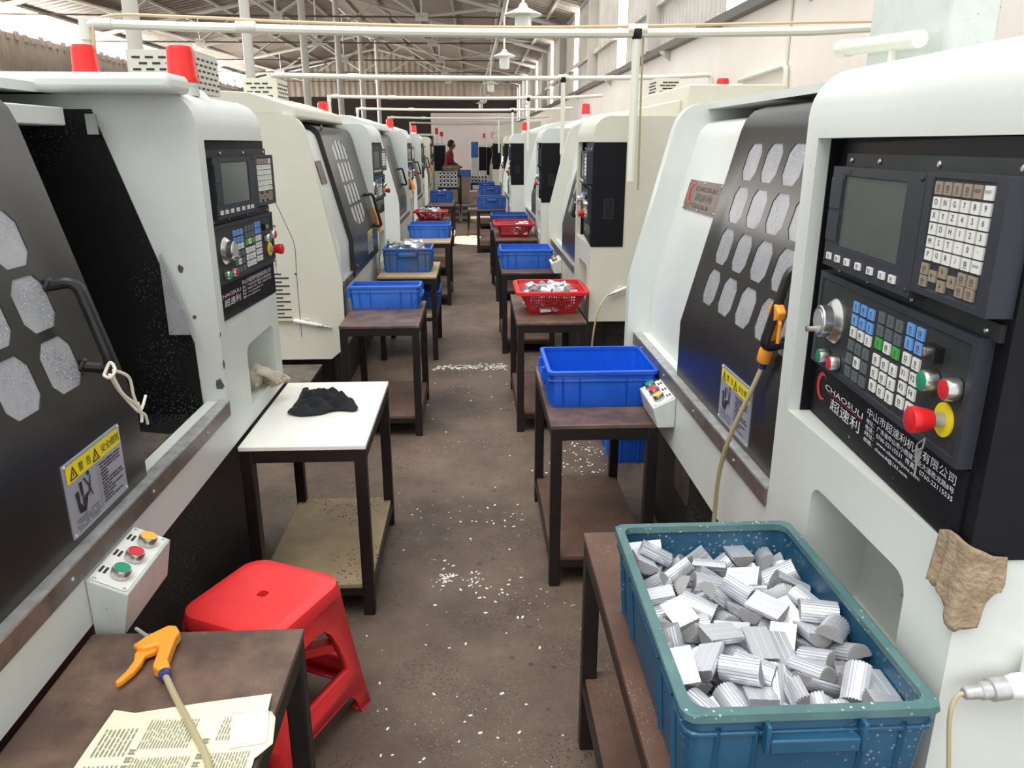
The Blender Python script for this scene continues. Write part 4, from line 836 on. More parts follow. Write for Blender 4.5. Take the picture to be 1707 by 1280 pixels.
# ---------------------------------------------------------------- cut aluminium pieces (half-round finned bar offcuts)
PILE = [[float(c) for c in p.split(',')] for p in '''-1339,-1946,160,58,230,-942,-237;-585,-2186,101,594,0,0,805;489,-2209,101,710,0,0,-704;988,-1977,101,707,0,0,-707;-1490,-1390,184,269,-545,-713,351;-490,-804,154,181,-915,353,-70;530,-770,180,4,9,-914,-406;1384,-986,101,590,0,0,807;-1346,-280,169,88,-249,-910,321;-183,356,154,167,-841,505,-100;348,238,101,714,0,0,-700;1041,321,101,50,0,0,-999;-1317,1049,101,705,0,0,709;-591,1004,101,772,0,0,-636;389,995,149,13,-791,612,-9;873,957,101,570,0,0,822;-1009,1744,149,5,-568,-823,7;-561,1769,101,568,0,0,823;339,1729,101,655,0,0,755;1368,2633,167,0,0,947,322;-1164,-2329,224,22,-993,-23,110;-86,-2056,176,119,503,823,235;475,-1908,411,45,171,-953,-247;1368,-2587,148,66,998,0,0;-1091,-1161,155,158,-764,612,-127;-441,-1519,101,993,0,0,116;110,-1407,156,128,-600,-772,164;1201,-1437,307,227,79,935,-259;-950,-3,211,135,456,877,66;-500,449,338,165,80,952,245;340,-376,150,92,996,10,1;1114,-153,217,634,91,124,-758;-1101,1261,385,17,-181,-952,-245;-94,1146,101,616,0,0,788;522,918,354,891,-3,-15,454;1378,1406,184,31,-6,-964,-263;-1366,1736,314,966,84,-243,29;-157,2345,101,931,0,0,-366;766,1710,174,8,-736,674,-57;1369,1766,188,459,888,3,2;-1060,-2720,253,739,-673,0,0;-598,-2231,352,569,-26,8,-822;393,-2194,509,802,146,204,-542;1478,-1840,101,707,0,0,707;-1384,-919,337,71,536,839,-52;-700,-1008,252,748,194,-6,-635;444,-1591,253,10,-202,-49,-978;1111,-1026,330,156,-116,981,6;-1591,478,375,501,-465,-730,25;-412,-201,184,841,163,-98,-506;192,-300,390,3,298,940,-168;1350,-457,329,310,107,-943,57;-1066,780,412,109,-731,-633,-232;-135,950,426,222,372,894,113;613,1728,414,1,301,-950,-80;1563,895,265,97,711,627,303;-1368,2330,221,0,0,-301,-953;-205,1913,238,149,-856,495,33;440,2319,247,618,-177,-140,-753;1368,2141,148,0,-4,999,-46;-1540,-1973,512,702,102,-61,-703;-105,-2583,243,693,708,96,94;505,-2240,737,702,-73,297,-643;1395,-1817,476,948,-317,-2,12;-1591,-734,565,250,656,-698,-143;-278,-1135,436,186,-739,640,-99;550,-1222,381,6,-696,487,-527;998,-1132,556,34,-754,-655,-33;-1517,247,470,703,-52,499,-504;-440,120,498,75,279,933,216;743,-197,398,639,121,495,576;1528,108,385,414,583,-651,-254;-1645,1147,256,521,478,474,525;-557,1027,429,597,208,-147,-761;84,1366,410,38,-407,-912,38;1005,833,428,376,-690,-480,390;-1368,2665,213,0,0,815,580;-593,1691,403,179,-4,119,-977;731,2446,343,653,-293,45,-697;1576,2194,409,165,-691,667,-226;-1110,-1787,508,892,117,368,233;-400,-2698,675,451,892,13,-21;843,-2272,503,278,644,-481,-526;1374,-2569,349,0,0,66,998;-1225,-673,596,1,-244,-72,-967;-721,-1477,512,112,-481,-838,235;438,-975,489,241,880,289,289;1571,-608,466,683,158,290,652;-1199,69,433,178,616,-726,-249;-312,-414,562,290,193,107,-931;619,95,625,26,-803,495,-330;1684,52,665,583,414,-531,-455;-1595,1243,654,139,698,-664,-229;-516,721,710,77,10,-978,195;468,1646,680,387,-908,-149,63;1337,845,429,135,-700,-697,-80;-1695,2471,786,179,-653,163,-717;-644,2099,571,25,-762,-556,331;284,2656,434,285,-907,-120,-286;1153,2210,418,725,106,-188,-654;-986,-2239,531,17,476,-864,-162;-401,-2039,600,664,300,167,664;1028,-2482,691,235,622,-668,-334;1386,-2094,350,0,-7,0,1000;-1258,-1248,701,218,-401,876,-156;-742,-1165,729,467,585,-608,-265;172,-811,554,342,-78,932,95;871,-1445,785,173,-633,-743,130;-943,-74,565,133,-733,666,46;-559,-282,776,24,766,635,-102;223,-74,602,150,-525,-709,447;1152,218,585,24,-219,103,970;-1170,819,700,359,-736,572,-28;-360,1591,744,33,13,-859,-510;416,657,595,926,159,96,328;1425,622,654,37,14,-950,309;-898,2100,483,123,-792,-394,449;-340,2006,722,293,31,-951,97;179,2083,569,797,83,-292,-522;1206,2655,676,155,-982,28,109;-981,-2468,699,776,147,11,613;-121,-2084,502,422,595,399,556;446,-2732,382,720,-656,152,167;1525,-2430,600,708,4,-5,707;-1594,-1421,769,686,147,-255,-665;-445,-1035,690,139,-589,-782,147;199,-1436,666,629,-143,-170,745;1260,-624,752,986,-92,31,138;-1046,-161,740,769,66,-125,624;-394,295,819,5,79,180,980;378,414,804,843,265,85,460;1069,44,796,662,231,-71,-710;-1301,614,844,34,-950,305,-64;-536,1203,760,65,33,997,-18;882,1162,697,23,-727,587,-354;1433,943,734,39,9,-984,172;-1263,2239,553,49,-578,788,-205;-159,1914,974,504,811,165,-247;651,2256,751,39,958,-282,34;1631,2478,840,169,697,592,367;-1424,-2619,713,17,-390,-46,919;-737,-2579,970,188,871,334,-307;-9,-2214,812,232,-682,-693,-10;1254,-2384,849,122,646,-727,-199;-1319,-1154,981,56,-696,-700,148;-320,-927,850,976,-51,196,-84;421,-1407,918,659,12,15,752;1596,-1051,797,322,-609,722,68;-1464,-94,804,2,-673,734,89;-257,-8,1000,51,-21,-908,-415;511,125,937,265,-843,-460,85;1253,-418,986,63,218,-965,131;-1453,701,1028,19,71,12,-997;-160,570,937,695,-196,-81,-687;567,1323,738,158,-288,944,-23;1409,1338,506,26,-28,-647,-761;-1359,2376,701,789,-204,-49,578;-157,2303,791,504,-85,478,715;685,2296,952,868,-51,4,494;1450,1882,724,96,-562,-773,-277;-1390,-2099,884,80,-974,-110,-182;-595,-1975,867,982,94,-70,-146;23,-2470,1006,375,-414,-804,203;1430,-2313,1001,53,226,-56,971;-989,-972,1136,102,-829,544,-71;-77,-1395,855,122,-794,-536,-259;962,-970,1078,762,375,-431,-306;1452,-1070,972,941,276,-180,-80;-1226,-401,954,962,122,82,-231;-92,-426,1006,405,-365,-834,80;931,342,1154,195,-749,633,-31;1575,-60,1070,705,-124,-76,-694;-1310,1388,816,143,913,359,-128;-713,1117,944,156,60,-30,-985;220,1141,828,179,-151,-53,971;1450,1049,910,984,-172,39,9;-1265,2343,1008,22,548,-829,112;-630,2588,270,1,-195,96,976;273,2642,880,4,333,-78,-940;959,1847,971,464,-436,-753,165;-1397,-2106,1099,508,-95,-175,838;-824,-1965,1090,630,-38,-53,774;690,-2260,1000,247,-710,-647,126;1430,-1948,866,33,63,676,734;-1732,-849,1176,735,-74,669,-81;-5,-1513,1054,592,268,103,-753;1149,-369,1238,170,696,-697,30;1373,-1411,961,416,-536,-631,-377;-914,-251,1183,495,824,263,-83;116,-673,1020,691,-196,364,-594;620,-344,1039,72,-811,-475,-335;1457,552,970,16,-43,-328,-944;-1192,1547,1028,341,691,636,44;-669,818,1113,945,156,44,-285;-245,1049,1186,904,-31,367,217;1284,1376,917,552,-308,-350,-692;-1484,2222,1286,230,661,-709,-89;-756,2110,1088,302,80,849,-427;719,2550,1219,48,705,-705,65;1555,1912,1008,709,151,-251,641;-1635,-2498,999,567,450,-89,-684;-535,-2510,1082,927,-258,250,107;171,-2091,1237,503,409,-599,-470;1586,-1860,1245,58,704,-704,-67;-1583,-527,1215,530,572,256,-571;-437,-623,1099,542,97,238,800;1167,-1923,1371,826,-231,-361,367;1403,-1635,939,134,163,-537,817;-982,225,1086,15,75,12,-997;-21,-792,1323,61,-717,683,131;147,534,1113,13,-688,-669,283;1466,554,1312,870,-2,146,-471;-1459,1020,1202,105,24,993,-48;-835,1574,1064,467,-580,-130,654;617,1340,1057,43,248,905,-342;1448,1429,1175,887,-396,238,-30;-1317,2754,1236,483,-875,-25,-36;-761,2437,965,230,-372,390,810;-212,2740,997,701,-631,-267,-199;1374,1817,1170,928,243,-281,-11;-1457,-2706,1196,2,13,-267,964;-439,-2069,1243,145,757,624,-129;837,-2531,1109,660,-138,235,-700;1432,-2704,1017,47,174,-342,922;-1084,-1216,1354,213,-439,853,-184;-426,-1416,1028,217,-619,749,94;692,-1652,1151,214,951,112,-193;1558,-928,1258,628,-225,155,729;-1215,182,1347,51,600,783,156;433,-671,1110,274,-598,-753,-10;549,367,1322,35,407,906,109;1452,113,1425,976,187,-15,-111;-1428,1768,1019,918,-161,-304,-198;-204,1556,1079,83,90,-503,856;558,1725,1130,207,232,939,147;850,878,1148,162,-121,813,546;-1164,2464,1358,207,-134,-967,56;-787,2717,740,336,-442,-563,-612;29,2354,1065,879,-440,46,-181;1275,2491,1116,543,330,-556,-536;-1594,-1397,1365,68,-688,-697,-187;-622,-1568,1372,671,669,-293,-129;377,-2439,1143,437,490,-448,-607;1467,-2474,1316,187,26,-980,-58;-671,-588,1416,53,130,-990,1;-337,-1395,1314,291,-57,-279,914;745,-1302,1184,807,-288,14,-515;1458,-523,1461,426,-113,-8,-898;-1572,60,1177,712,-122,203,662;213,1033,1250,554,652,-399,-329'''.split(';')]
NEAR_TOP = [0, 1, 2, 3, 4, 8, 12, 20, 21, 22, 23, 25, 26, 40, 41, 42, 43, 48, 60, 61, 62, 64, 68, 72, 81, 82, 83, 92, 96, 100, 101, 102, 103, 120, 121, 122, 123, 124, 126, 140, 141, 142, 143, 152, 160, 161, 162, 163, 170, 180, 181, 182, 184, 185, 186, 190, 196, 200, 201, 202, 203, 206, 209, 212, 220, 221, 222, 223, 224, 228, 230, 231, 236, 240, 241, 242, 243, 244, 245, 246, 247, 249]
CROPS = {'L3': [[5, 6, 28, 30, 31, 45, 47, 65, 67, 84, 86, 88, 106, 111, 125, 131, 145, 164, 166, 168, 186, 188, 189, 190, 205, 209, 228, 229, 230, 244], [9, 10, 11, 13, 14, 15, 29, 33, 34, 49, 50, 52, 53, 69, 70, 73, 75, 89, 90, 93, 108, 109, 110, 112, 114, 128, 129, 130, 149, 150, 153, 169, 170, 173, 174, 193, 194, 208, 210, 235, 249]], 'R2': [[6, 7, 8, 24, 25, 26, 27, 44, 65, 66, 67, 85, 86, 104, 105, 107, 126, 144, 146, 164, 165, 166, 185, 187, 209, 224, 225, 228, 230, 245, 246], [5, 9, 10, 11, 12, 13, 14, 15, 28, 29, 30, 31, 32, 33, 34, 35, 45, 47, 49, 50, 51, 52, 53, 69, 70, 73, 74, 75, 84, 88, 89, 90, 93, 95, 106, 108, 109, 110, 111, 112, 114, 125, 127, 128, 129, 130, 131, 132, 133, 134, 145, 149, 150, 151, 153, 154, 168, 169, 170, 172, 173, 174, 186, 188, 189, 190, 192, 193, 194, 195, 205, 208, 210, 214, 229, 235, 244, 249]], 'L4': [[5, 6, 7, 8, 44, 45, 47, 51, 84, 86, 89, 106, 115, 125, 127, 145, 151, 164, 166, 168, 186, 188, 189, 190, 205, 209, 228, 229, 230, 244], [9, 10, 11, 12, 13, 14, 15, 28, 29, 30, 31, 34, 49, 50, 52, 53, 69, 70, 73, 75, 88, 90, 93, 95, 108, 109, 110, 111, 112, 114, 128, 129, 130, 131, 132, 135, 149, 150, 153, 169, 170, 193, 194, 208, 210, 235, 249]], 'R4': [[5, 6, 30, 69, 89, 90, 106, 109, 145, 189, 190, 205, 209, 229, 230], [9, 10, 29, 34, 49, 50, 93, 110, 114, 129, 130, 149, 150, 153, 169, 210]], 'L5': [[29, 30, 49, 50, 69, 89, 110, 129, 149, 150, 169, 230], [9, 10, 130]]}

def piece_mesh(fins, name):
    bm = NB(); Lh, R = .035, .024; prof = []
    n = fins
    for i in range(n):
        for f, r in ((.0, R), (.62, R), (.70, R * .88), (.92, R * .88)):
            t = PI * (i + f) / n; prof.append((r * math.cos(t), r * math.sin(t) - .4 * R))
    prof.append((-R, -.4 * R)); prof += [(-.35 * R, -.4 * R), (-.33 * R, -.36 * R), (-.27 * R, -.36 * R), (-.25 * R, -.4 * R), (.30 * R, -.4 * R), (.32 * R, -.36 * R), (.38 * R, -.36 * R), (.40 * R, -.4 * R)]
    A = [bm.verts.new((-Lh, y, z)) for y, z in prof]; B = [bm.verts.new((Lh, y, z)) for y, z in prof]; m = len(prof)
    for i in range(m): bm.faces.new((A[i], A[(i + 1) % m], B[(i + 1) % m], B[i]))
    for R_ in (A, B):
        for t in tessellate_polygon([[Vector((p[0], p[1], 0)) for p in prof]]):
            f = bm.faces.new([R_[i] for i in t]); f.material_index = 1
    bmesh.ops.recalc_face_normals(bm, faces=bm.faces); me = bpy.data.meshes.new(name); bm.to_mesh(me); bm.free()
    me.materials.append(M['alu']); me.materials.append(M['alu_dull']); return me
PM, PF = piece_mesh(13, 'cut_piece'), piece_mesh(6, 'cut_piece_coarse')
def pieces(top, rest, cx, cy, cz, label, group, me):
    T0 = Matrix.Translation((cx, cy, cz))
    for i in top:
        p = PILE[i]; o = bpy.data.objects.new('aluminium_piece', me); COL.objects.link(o)
        o.matrix_world = T0 @ Matrix.Translation([c / 1e4 for c in p[:3]]) @ Quaternion([c / 1e3 for c in p[3:]]).normalized().to_matrix().to_4x4(); tag(o, label, 'metal piece', group)
    if rest:
        bm = NB()
        for i in rest:
            p = PILE[i]; n0 = len(bm.verts); bm.from_mesh(me); bm.verts.ensure_lookup_table()
            mt = Matrix.Translation([c / 1e4 for c in p[:3]]) @ Quaternion([c / 1e3 for c in p[3:]]).normalized().to_matrix().to_4x4()
            for v in bm.verts[n0:]: v.co = mt @ v.co
        o = obj('aluminium_piece_heap', bm, ['alu', 'alu_dull'], flat=True); o.location = (cx, cy, cz)
        o['kind'] = 'stuff'; tag(o, 'buried lower layers of the pile, ' + group, 'metal pieces')
top = set(NEAR_TOP)
pieces(NEAR_TOP, [i for i in range(len(PILE)) if i not in top], .503, 1.24, TZ + .0135, 'half-round finned aluminium offcut lying in the big petrol blue crate', 'cut pieces in the big petrol blue crate', PM)
for k, c, lab, zz in (('L3', (-.557, 6.51), 'the dusty blue crate with its handle facing the camera', .09), ('R2', (.47, 4.84), 'the bright red basket on the right', .014), ('L4', (-.61, 11.0), 'the heaped red basket on the left', .012), ('R4', (.53, 9.05), 'the dark red basket on the right', .006), ('L5', (-.60, 14.4), 'the small far left blue crate', .075)):
    pieces(CROPS[k][0], CROPS[k][1], c[0], c[1], TZ + zz, 'short cut aluminium offcut in ' + lab, 'cut pieces in ' + lab, PF)

# ---------------------------------------------------------------- red stool
def stool():
    t = thing('plastic_stool', (-.625, 1.965, 0), 'red plastic stool between the two near left tables', 'stool', math.radians(-25))
    H, hw, b = .468, .166, .204
    bm = NB(); n = 6
    def lp(k, z, r): return [(p[0], p[1], z) for p in rrect(-hw + k, hw - k, -hw + k, hw - k, r, n)]
    def bulge(l): return [(x * (1 + .05 * (1 - (y / hw) ** 2)), y * (1 + .05 * (1 - (x / hw) ** 2)), z) for x, y, z in l]
    L = [bulge(lp(k, z, r)) for k, z, r in ((.004, H - .05, .05), (.002, H - .048, .05), (.0, H - .022, .055), (.005, H - .008, .055), (.018, H - .001, .05), (.04, H, .045), (.10, H - .003, .03))]
    hole = [(.017 * math.cos(2 * PI * i / len(L[0])), .017 * math.sin(2 * PI * i / len(L[0])), H - .003) for i in range(len(L[0]))]
    hole = [(.017 * (c := Vector((p[0], p[1], 0)).normalized()).x, .017 * c.y, H - .003) for p in L[-1]]; L += [hole, [(p[0] * .93, p[1] * .93, H - .016) for p in hole], [(p[0] * .93, p[1] * .93, H - .03) for p in hole]]
    V = [[bm.verts.new(p) for p in l] for l in L]; q = len(L[0])
    for A, B in zip(V, V[1:]):
        for i in range(q): bm.faces.new((A[i], A[(i + 1) % q], B[(i + 1) % q], B[i]))
    obj('seat', bm, 'stool', t)
    zt = H - .035; w0, w1 = hw - .012, b
    def hw_at(z): return w0 + (w1 - w0) * (1 - z / zt) ** 1.15
    for k in range(4):
        R = Matrix.Rotation(k * PI / 2, 4, 'Z'); bm = NB()
        out = [(-1, 0), (-.74, 0), (-.70, .055), (-.58, .085), (.58, .085), (.70, .055), (.74, 0), (1, 0)] + [(1, z) for z in (.05, .12, .20, .28, .34, .39, zt)] + [(-1, z) for z in (zt, .39, .34, .28, .20, .12, .05)]
        hole = [(-.70, .165), (.70, .165), (.68, .21), (.60, .27), (.50, .315), (.34, .345), (0, .352), (-.34, .345), (-.50, .315), (-.60, .27), (-.68, .21)]
        fn = lambda u, z, d: R @ Vector((u * hw_at(z), hw_at(z) - d, z))
        plate(bm, out, [hole], fn, .022, False)
        # raised band around the stretcher and the foot returns
        for u in (-1, 1):
            bm.faces.new([bm.verts.new(fn(u * f, z, d)) for f, z, d in ((.74, 0, 0), (1, 0, 0), (1, 0, .05), (.80, 0, .05))])
        bm.faces.new([bm.verts.new(fn(u, z, d)) for u, z, d in ((-.58, .085, 0), (.58, .085, 0), (.58, .085, .03), (-.58, .085, .03))])
        obj('leg_panel', bm, 'stool', t, solid=.006)
    bm = NB(); z = .235; a = hw_at(z) - .01
    T = Matrix.Rotation(PI / 4, 4, 'Z')
    box(bm, -a * 1.3, a * 1.3, -.006, .006, z - .018, z + .018, 0, T); box(bm, -a * 1.3, a * 1.3, -.02, .02, z + .014, z + .020, 0, T)
    box(bm, -.006, .006, -a * 1.3, a * 1.3, z - .018, z + .018, 0, T); box(bm, -.02, .02, -a * 1.3, a * 1.3, z + .014, z + .020, 0, T)
    obj('cross_brace', bm, 'stool', t)
stool()

# ---------------------------------------------------------------- air guns and hoses
t = thing('air_gun', (-.655, 1.38, .69), 'orange air blow gun lying on the brown table at bottom left', 'air gun')
O = Vector((-.655, 1.38, .69))
def up(pts, z0, z1, name, m, parent=t, bev=.004, sx=1):
    bm = NB(); prism(bm, [(p[0] - O.x, p[1] - O.y) for p in pts], 'z', z0, z1); return obj(name, bm, m, parent, bevel=bev, segs=3)
up([(-.668, 1.448), (-.648, 1.446), (-.634, 1.425), (-.636, 1.405), (-.626, 1.335), (-.612, 1.312), (-.630, 1.300), (-.648, 1.313), (-.654, 1.352), (-.662, 1.385), (-.685, 1.372), (-.702, 1.372), (-.712, 1.386), (-.700, 1.412), (-.686, 1.428)], .004, .030, 'gun_body', 'orange', bev=.008)
up([(-.712, 1.384), (-.700, 1.396), (-.690, 1.420), (-.680, 1.430), (-.690, 1.434), (-.706, 1.412), (-.718, 1.392)], .012, .024, 'gun_ridge', 'orange')
up([(-.702, 1.388), (-.668, 1.392), (-.664, 1.376), (-.682, 1.362), (-.680, 1.338), (-.684, 1.312), (-.694, 1.286), (-.703, 1.276), (-.708, 1.284), (-.700, 1.312), (-.698, 1.345), (-.706, 1.368)], .006, .020, 'trigger', 'orange')
bm = NB(); lathe(bm, [(.009, -.012), (.009, .0), (.0125, .0), (.0125, .012), (.009, .014)], (.0335, -.075, .017), (.35, -1, 0), 16); obj('hose_collar', bm, 'collar', t)
bm = NB(); tube(bm, [(-.047, .045, .018), (-.085, .078, .016)], .004, 8); obj('nozzle', bm, 'steel', t)
bm = NB(); tube(bm, smooth_path([(-.616, 1.295, .707), (-.575, 1.235, .703), (-.515, 1.15, .7025), (-.455, 1.055, .702), (-.41, .90, .702), (-.38, .76, .702), (-.355, .66, .66), (-.35, .62, .45), (-.36, .60, .01)], 6), .0065, 10); tag(obj('air_hose', bm, 'hose'), 'milky hose from the orange gun crossing the newspaper', 'hose')
# gun hanging on the handle of the near right lathe
g = Vector((.750, 1.875, 1.245)); O = g
t = thing('air_gun', g, 'orange air blow gun hanging on the near right lathe door handle', 'air gun')
dn = Vector((-.03, .30, -1)).normalized()
bm = NB(); lathe(bm, [(.012, -.055), (.014, -.03), (.0155, 0), (.0155, .05), (.0185, .056), (.019, .086), (.017, .090)], (0, 0, 0), dn, 16, 0)
for k in range(4): lathe(bm, [(.0172, .004 + .007 * k), (.0172, .007 + .007 * k)], (0, 0, 0), dn, 14, 0)
obj('gun_handle', bm, 'orange', t)
bm = NB(); prism(bm, [(-.012, .03), (-.010, .06), (.006, .078), (.04, .074), (.06, .06), (.05, .04), (.02, .03)], 'x', -.011, .011, 0, Matrix.Rotation(PI, 4, 'Z')); obj('gun_body', bm, 'orange', t, bevel=.005, segs=3)
bm = NB(); tube(bm, [(.0, -.035, .05), (.0, -.05, .03), (.0, -.045, -.02)], .005, 8); obj('trigger', bm, 'orange', t)
e = Vector((0, 0, 0)) + dn * .090
bm = NB(); lathe(bm, [(.008, 0), (.008, .012), (.010, .012), (.010, .02)], e, dn, 12, 0); obj('hose_collar', bm, 'collar', t)
p0 = g + dn * .108
bm = NB(); tube(bm, smooth_path([p0, (.730, 1.915, 1.08), (.696, 1.955, .93), (.69, 2.00, .80), (.697, 2.03, .66), (.70, 2.035, .50), (.715, 2.05, .30), (.76, 2.06, .05), (.80, 2.2, .012)], 6), .0065, 10); tag(obj('air_hose', bm, 'hose'), 'grey hose hanging from the gun on the near right lathe', 'hose')
# white blow guns on the lathe ends
def slim_gun(p, d, ln, label, r=.013):
    t = thing('air_gun', p, label, 'air gun'); d = Vector(d).normalized()
    bm = NB(); lathe(bm, [(r * .8, 0), (r, .01), (r, ln * .62), (r * .8, ln * .64)], (0, 0, 0), d, 14); obj('gun_body', bm, 'key_white', t)
    bm = NB(); lathe(bm, [(r * .85, ln * .62), (r * .95, ln * .66), (r * .95, ln * .76), (r * .6, ln * .78), (r * .6, ln * .9), (r * .3, ln)], (0, 0, 0), d, 14); obj('nozzle', bm, 'steel', t)
    bm = NB(); s, _ = frame_of(d); tube(bm, [d * ln * .3 + Vector((0, 0, r)), d * ln * .3 + Vector((0, 0, r + .012)), d * ln * .42 + Vector((0, 0, r + .014)), d * ln * .45 + Vector((0, 0, r))], .004, 8); obj('hook', bm, 'key_white', t)
slim_gun((-1.16, 4.842, .63), (.24, .0, -.05), .245, 'white blow gun on the cream lathe end behind the white-topped table')
bm = NB(); tube(bm, smooth_path([(-1.16, 4.842, .63), (-1.30, 4.84, .63), (-1.5, 4.83, .62), (-1.7, 4.80, .45), (-1.75, 4.78, .012)], 5), .009, 8); tag(obj('air_hose', bm, 'hose'), 'pale hose behind the white blow gun on the cream lathe', 'hose')
slim_gun((.925, 4.655, .858), (-.115, 0, -.05), .13, 'white blow gun hung on the side of the pale right lathe', .011)
bm = NB(); tube(bm, smooth_path([(.805, 4.655, .806), (.76, 4.62, .75), (.725, 4.60, .62), (.705, 4.58, .40), (.70, 4.55, .012)], 6), .006, 8); tag(obj('air_hose', bm, 'hose'), 'thin clear hose dropping from the gun on the pale right lathe', 'hose')
t = thing('hose_coupling', (.86, .962, .900), 'steel hose coupling with white body on near right lathe side', 'coupling')
bm = NB(); d = Vector((-1, 0, -.12)).normalized(); lathe(bm, [(.012, .045), (.018, .048), (.018, .072), (.014, .074), (.014, .088), (.012, .09), (.010, .112), (.008, .114)], (0, 0, 0), d, 18); obj('coupling', bm, 'steel', t)
bm = NB(); lathe(bm, [(.016, -.14), (.02, -.13), (.020, .03), (.016, .048)], (0, 0, 0), d, 18); box(bm, -.02, .012, -.016, .016, .012, .045); obj('white_body', bm, 'key_white', t, bevel=.004)
bm = NB(); tube(bm, smooth_path([(.747, .962, .887), (.735, .962, .876), (.728, .955, .84), (.742, .945, .7), (.76, .94, .4), (.78, .93, .012)], 5), .0035, 8); tag(obj('air_hose', bm, 'hose'), 'thin hose dropping from the steel coupling at lower right', 'hose')
# far guns on door handles
for (x, y, z, lab) in ((-.905, 6.42, 1.13, 'orange air gun on the handle of the cream slotted-door lathe'), (-.905, 10.15, 1.2, 'orange air gun on the handle of the third left lathe'), (-1.06, 17.75, 1.2, 'orange air gun on the handle of the fifth left lathe')):
    x = x + .115; bm = NB(); tube(bm, [(x - .03, y, z + .08), (x, y, z), (x + .012, y, z - .11)], [.014, .018, .015], 10); tube(bm, [(x + .0, y + .02, z + .05), (x + .03, y + .04, z - .05)], .006, 8); tag(obj('air_gun', bm, 'orange'), lab, 'air gun')
    bm = NB(); tube(bm, smooth_path([(x + .012, y, z - .11), (x + .005, y + .02, z - .25), (x - .015, y + .04, z - .42), (x - .016, y + .05, z - .8), (x - .016, y + .06, .01)], 4), .006, 6); tag(obj('air_hose', bm, 'hose'), 'hose hanging below the ' + lab.replace('orange ', ''), 'hose')

# ---------------------------------------------------------------- newspaper, cloths, small things
O = Vector((-.53, 1.14, .6915))
t = thing('newspaper', O, 'folded yellowed newspaper on the brown table at bottom left', 'newspaper')
def nz(x, y): return .0035 + .002 * math.sin(9 * x + 4) * math.cos(7 * y) + (.004 * max(0, (x + .43) / .06) if x > -.43 else 0)
def sheet_poly(pts, m, dz, name, parent):
    bm = NB(); cx = sum(p[0] for p in pts) / len(pts); cy = sum(p[1] for p in pts) / len(pts); rings = []
    for f in (1, .75, .5, .25):
        rings.append([bm.verts.new((cx + (p[0] - cx) * f - O.x, cy + (p[1] - cy) * f - O.y, nz(cx + (p[0] - cx) * f, cy + (p[1] - cy) * f) + dz)) for p in pts])
    n = len(pts)
    for A, B in zip(rings, rings[1:]):
        for i in range(n): bm.faces.new((A[i], A[(i + 1) % n], B[(i + 1) % n], B[i]))
    bm.faces.new(rings[-1])
    if name == 'front_page': return bm
    return obj(name, bm, m, parent, solid=.002)
big = [(-.682, 1.217), (-.64, 1.207), (-.52, 1.230), (-.401, 1.248), (-.396, 1.20), (-.390, 1.10), (-.385, .98), (-.40, .86), (-.55, .85), (-.70, .855), (-.692, 1.0), (-.688, 1.12)]
sheet_poly([(-.43, 1.20), (-.388, 1.197), (-.377, 1.180), (-.366, 1.115), (-.388, 1.085), (-.43, 1.08)], 'paper', -.0006, 'back_page', t)
page = sheet_poly(big, 'paper', .0006, 'front_page', t)
sheet_poly([(-.46, 1.195), (-.392, 1.196), (-.376, 1.115), (-.44, 1.108)], 'paper_white', .0028, 'white_slip', t)
bm = page; q = random.Random(11)
def ln(x0, x1, y0, y1, dz=.0022):
    z = max(nz(x, y) for x in (x0, x1) for y in (y0, y1)) + dz + .0006; f = bm.faces.new([bm.verts.new((a - O.x, b - O.y, z)) for a, b in ((x0, y0), (x1, y0), (x1, y1), (x0, y1))]); f.material_index = 1
for bx0, bx1, by0, by1, st in ((-.600, -.515, 1.115, 1.185, .0052), (-.470, -.425, 1.13, 1.187, .0052), (-.597, -.50, 1.02, 1.095, .0052), (-.47, -.40, 1.02, 1.10, .0052), (-.672, -.615, 1.10, 1.165, .0075), (-.672, -.615, 1.02, 1.08, .0075), (-.60, -.42, .88, 1.0, .0056)):
    x = bx0
    while x < bx1:                              # text lines run away from the camera (the page lies turned)
        y = by0
        while y < by1:
            w_ = q.uniform(.008, .03); ln(x, x + st * .34, y, min(y + w_, by1)); y += w_ + .0025
        x += st
fnews = lambda a, b: (a - O.x, b - O.y, nz(a, b) + .0035)
for s, cx, cy in (('a', 0, 0),):
    pass
for k in range(4):
    for xx, y0 in ((-.611, 1.05), (-.492, 1.07)):
        y = y0 + .018 * k
        ln(xx, xx + .012, y, y + .003); ln(xx, xx + .012, y + .008, y + .0105); ln(xx + .001, xx + .003, y, y + .012); ln(xx + .006, xx + .008, y, y + .012)
obj('front_page', bm, ['paper', 'news_ink'], t, flat=True)

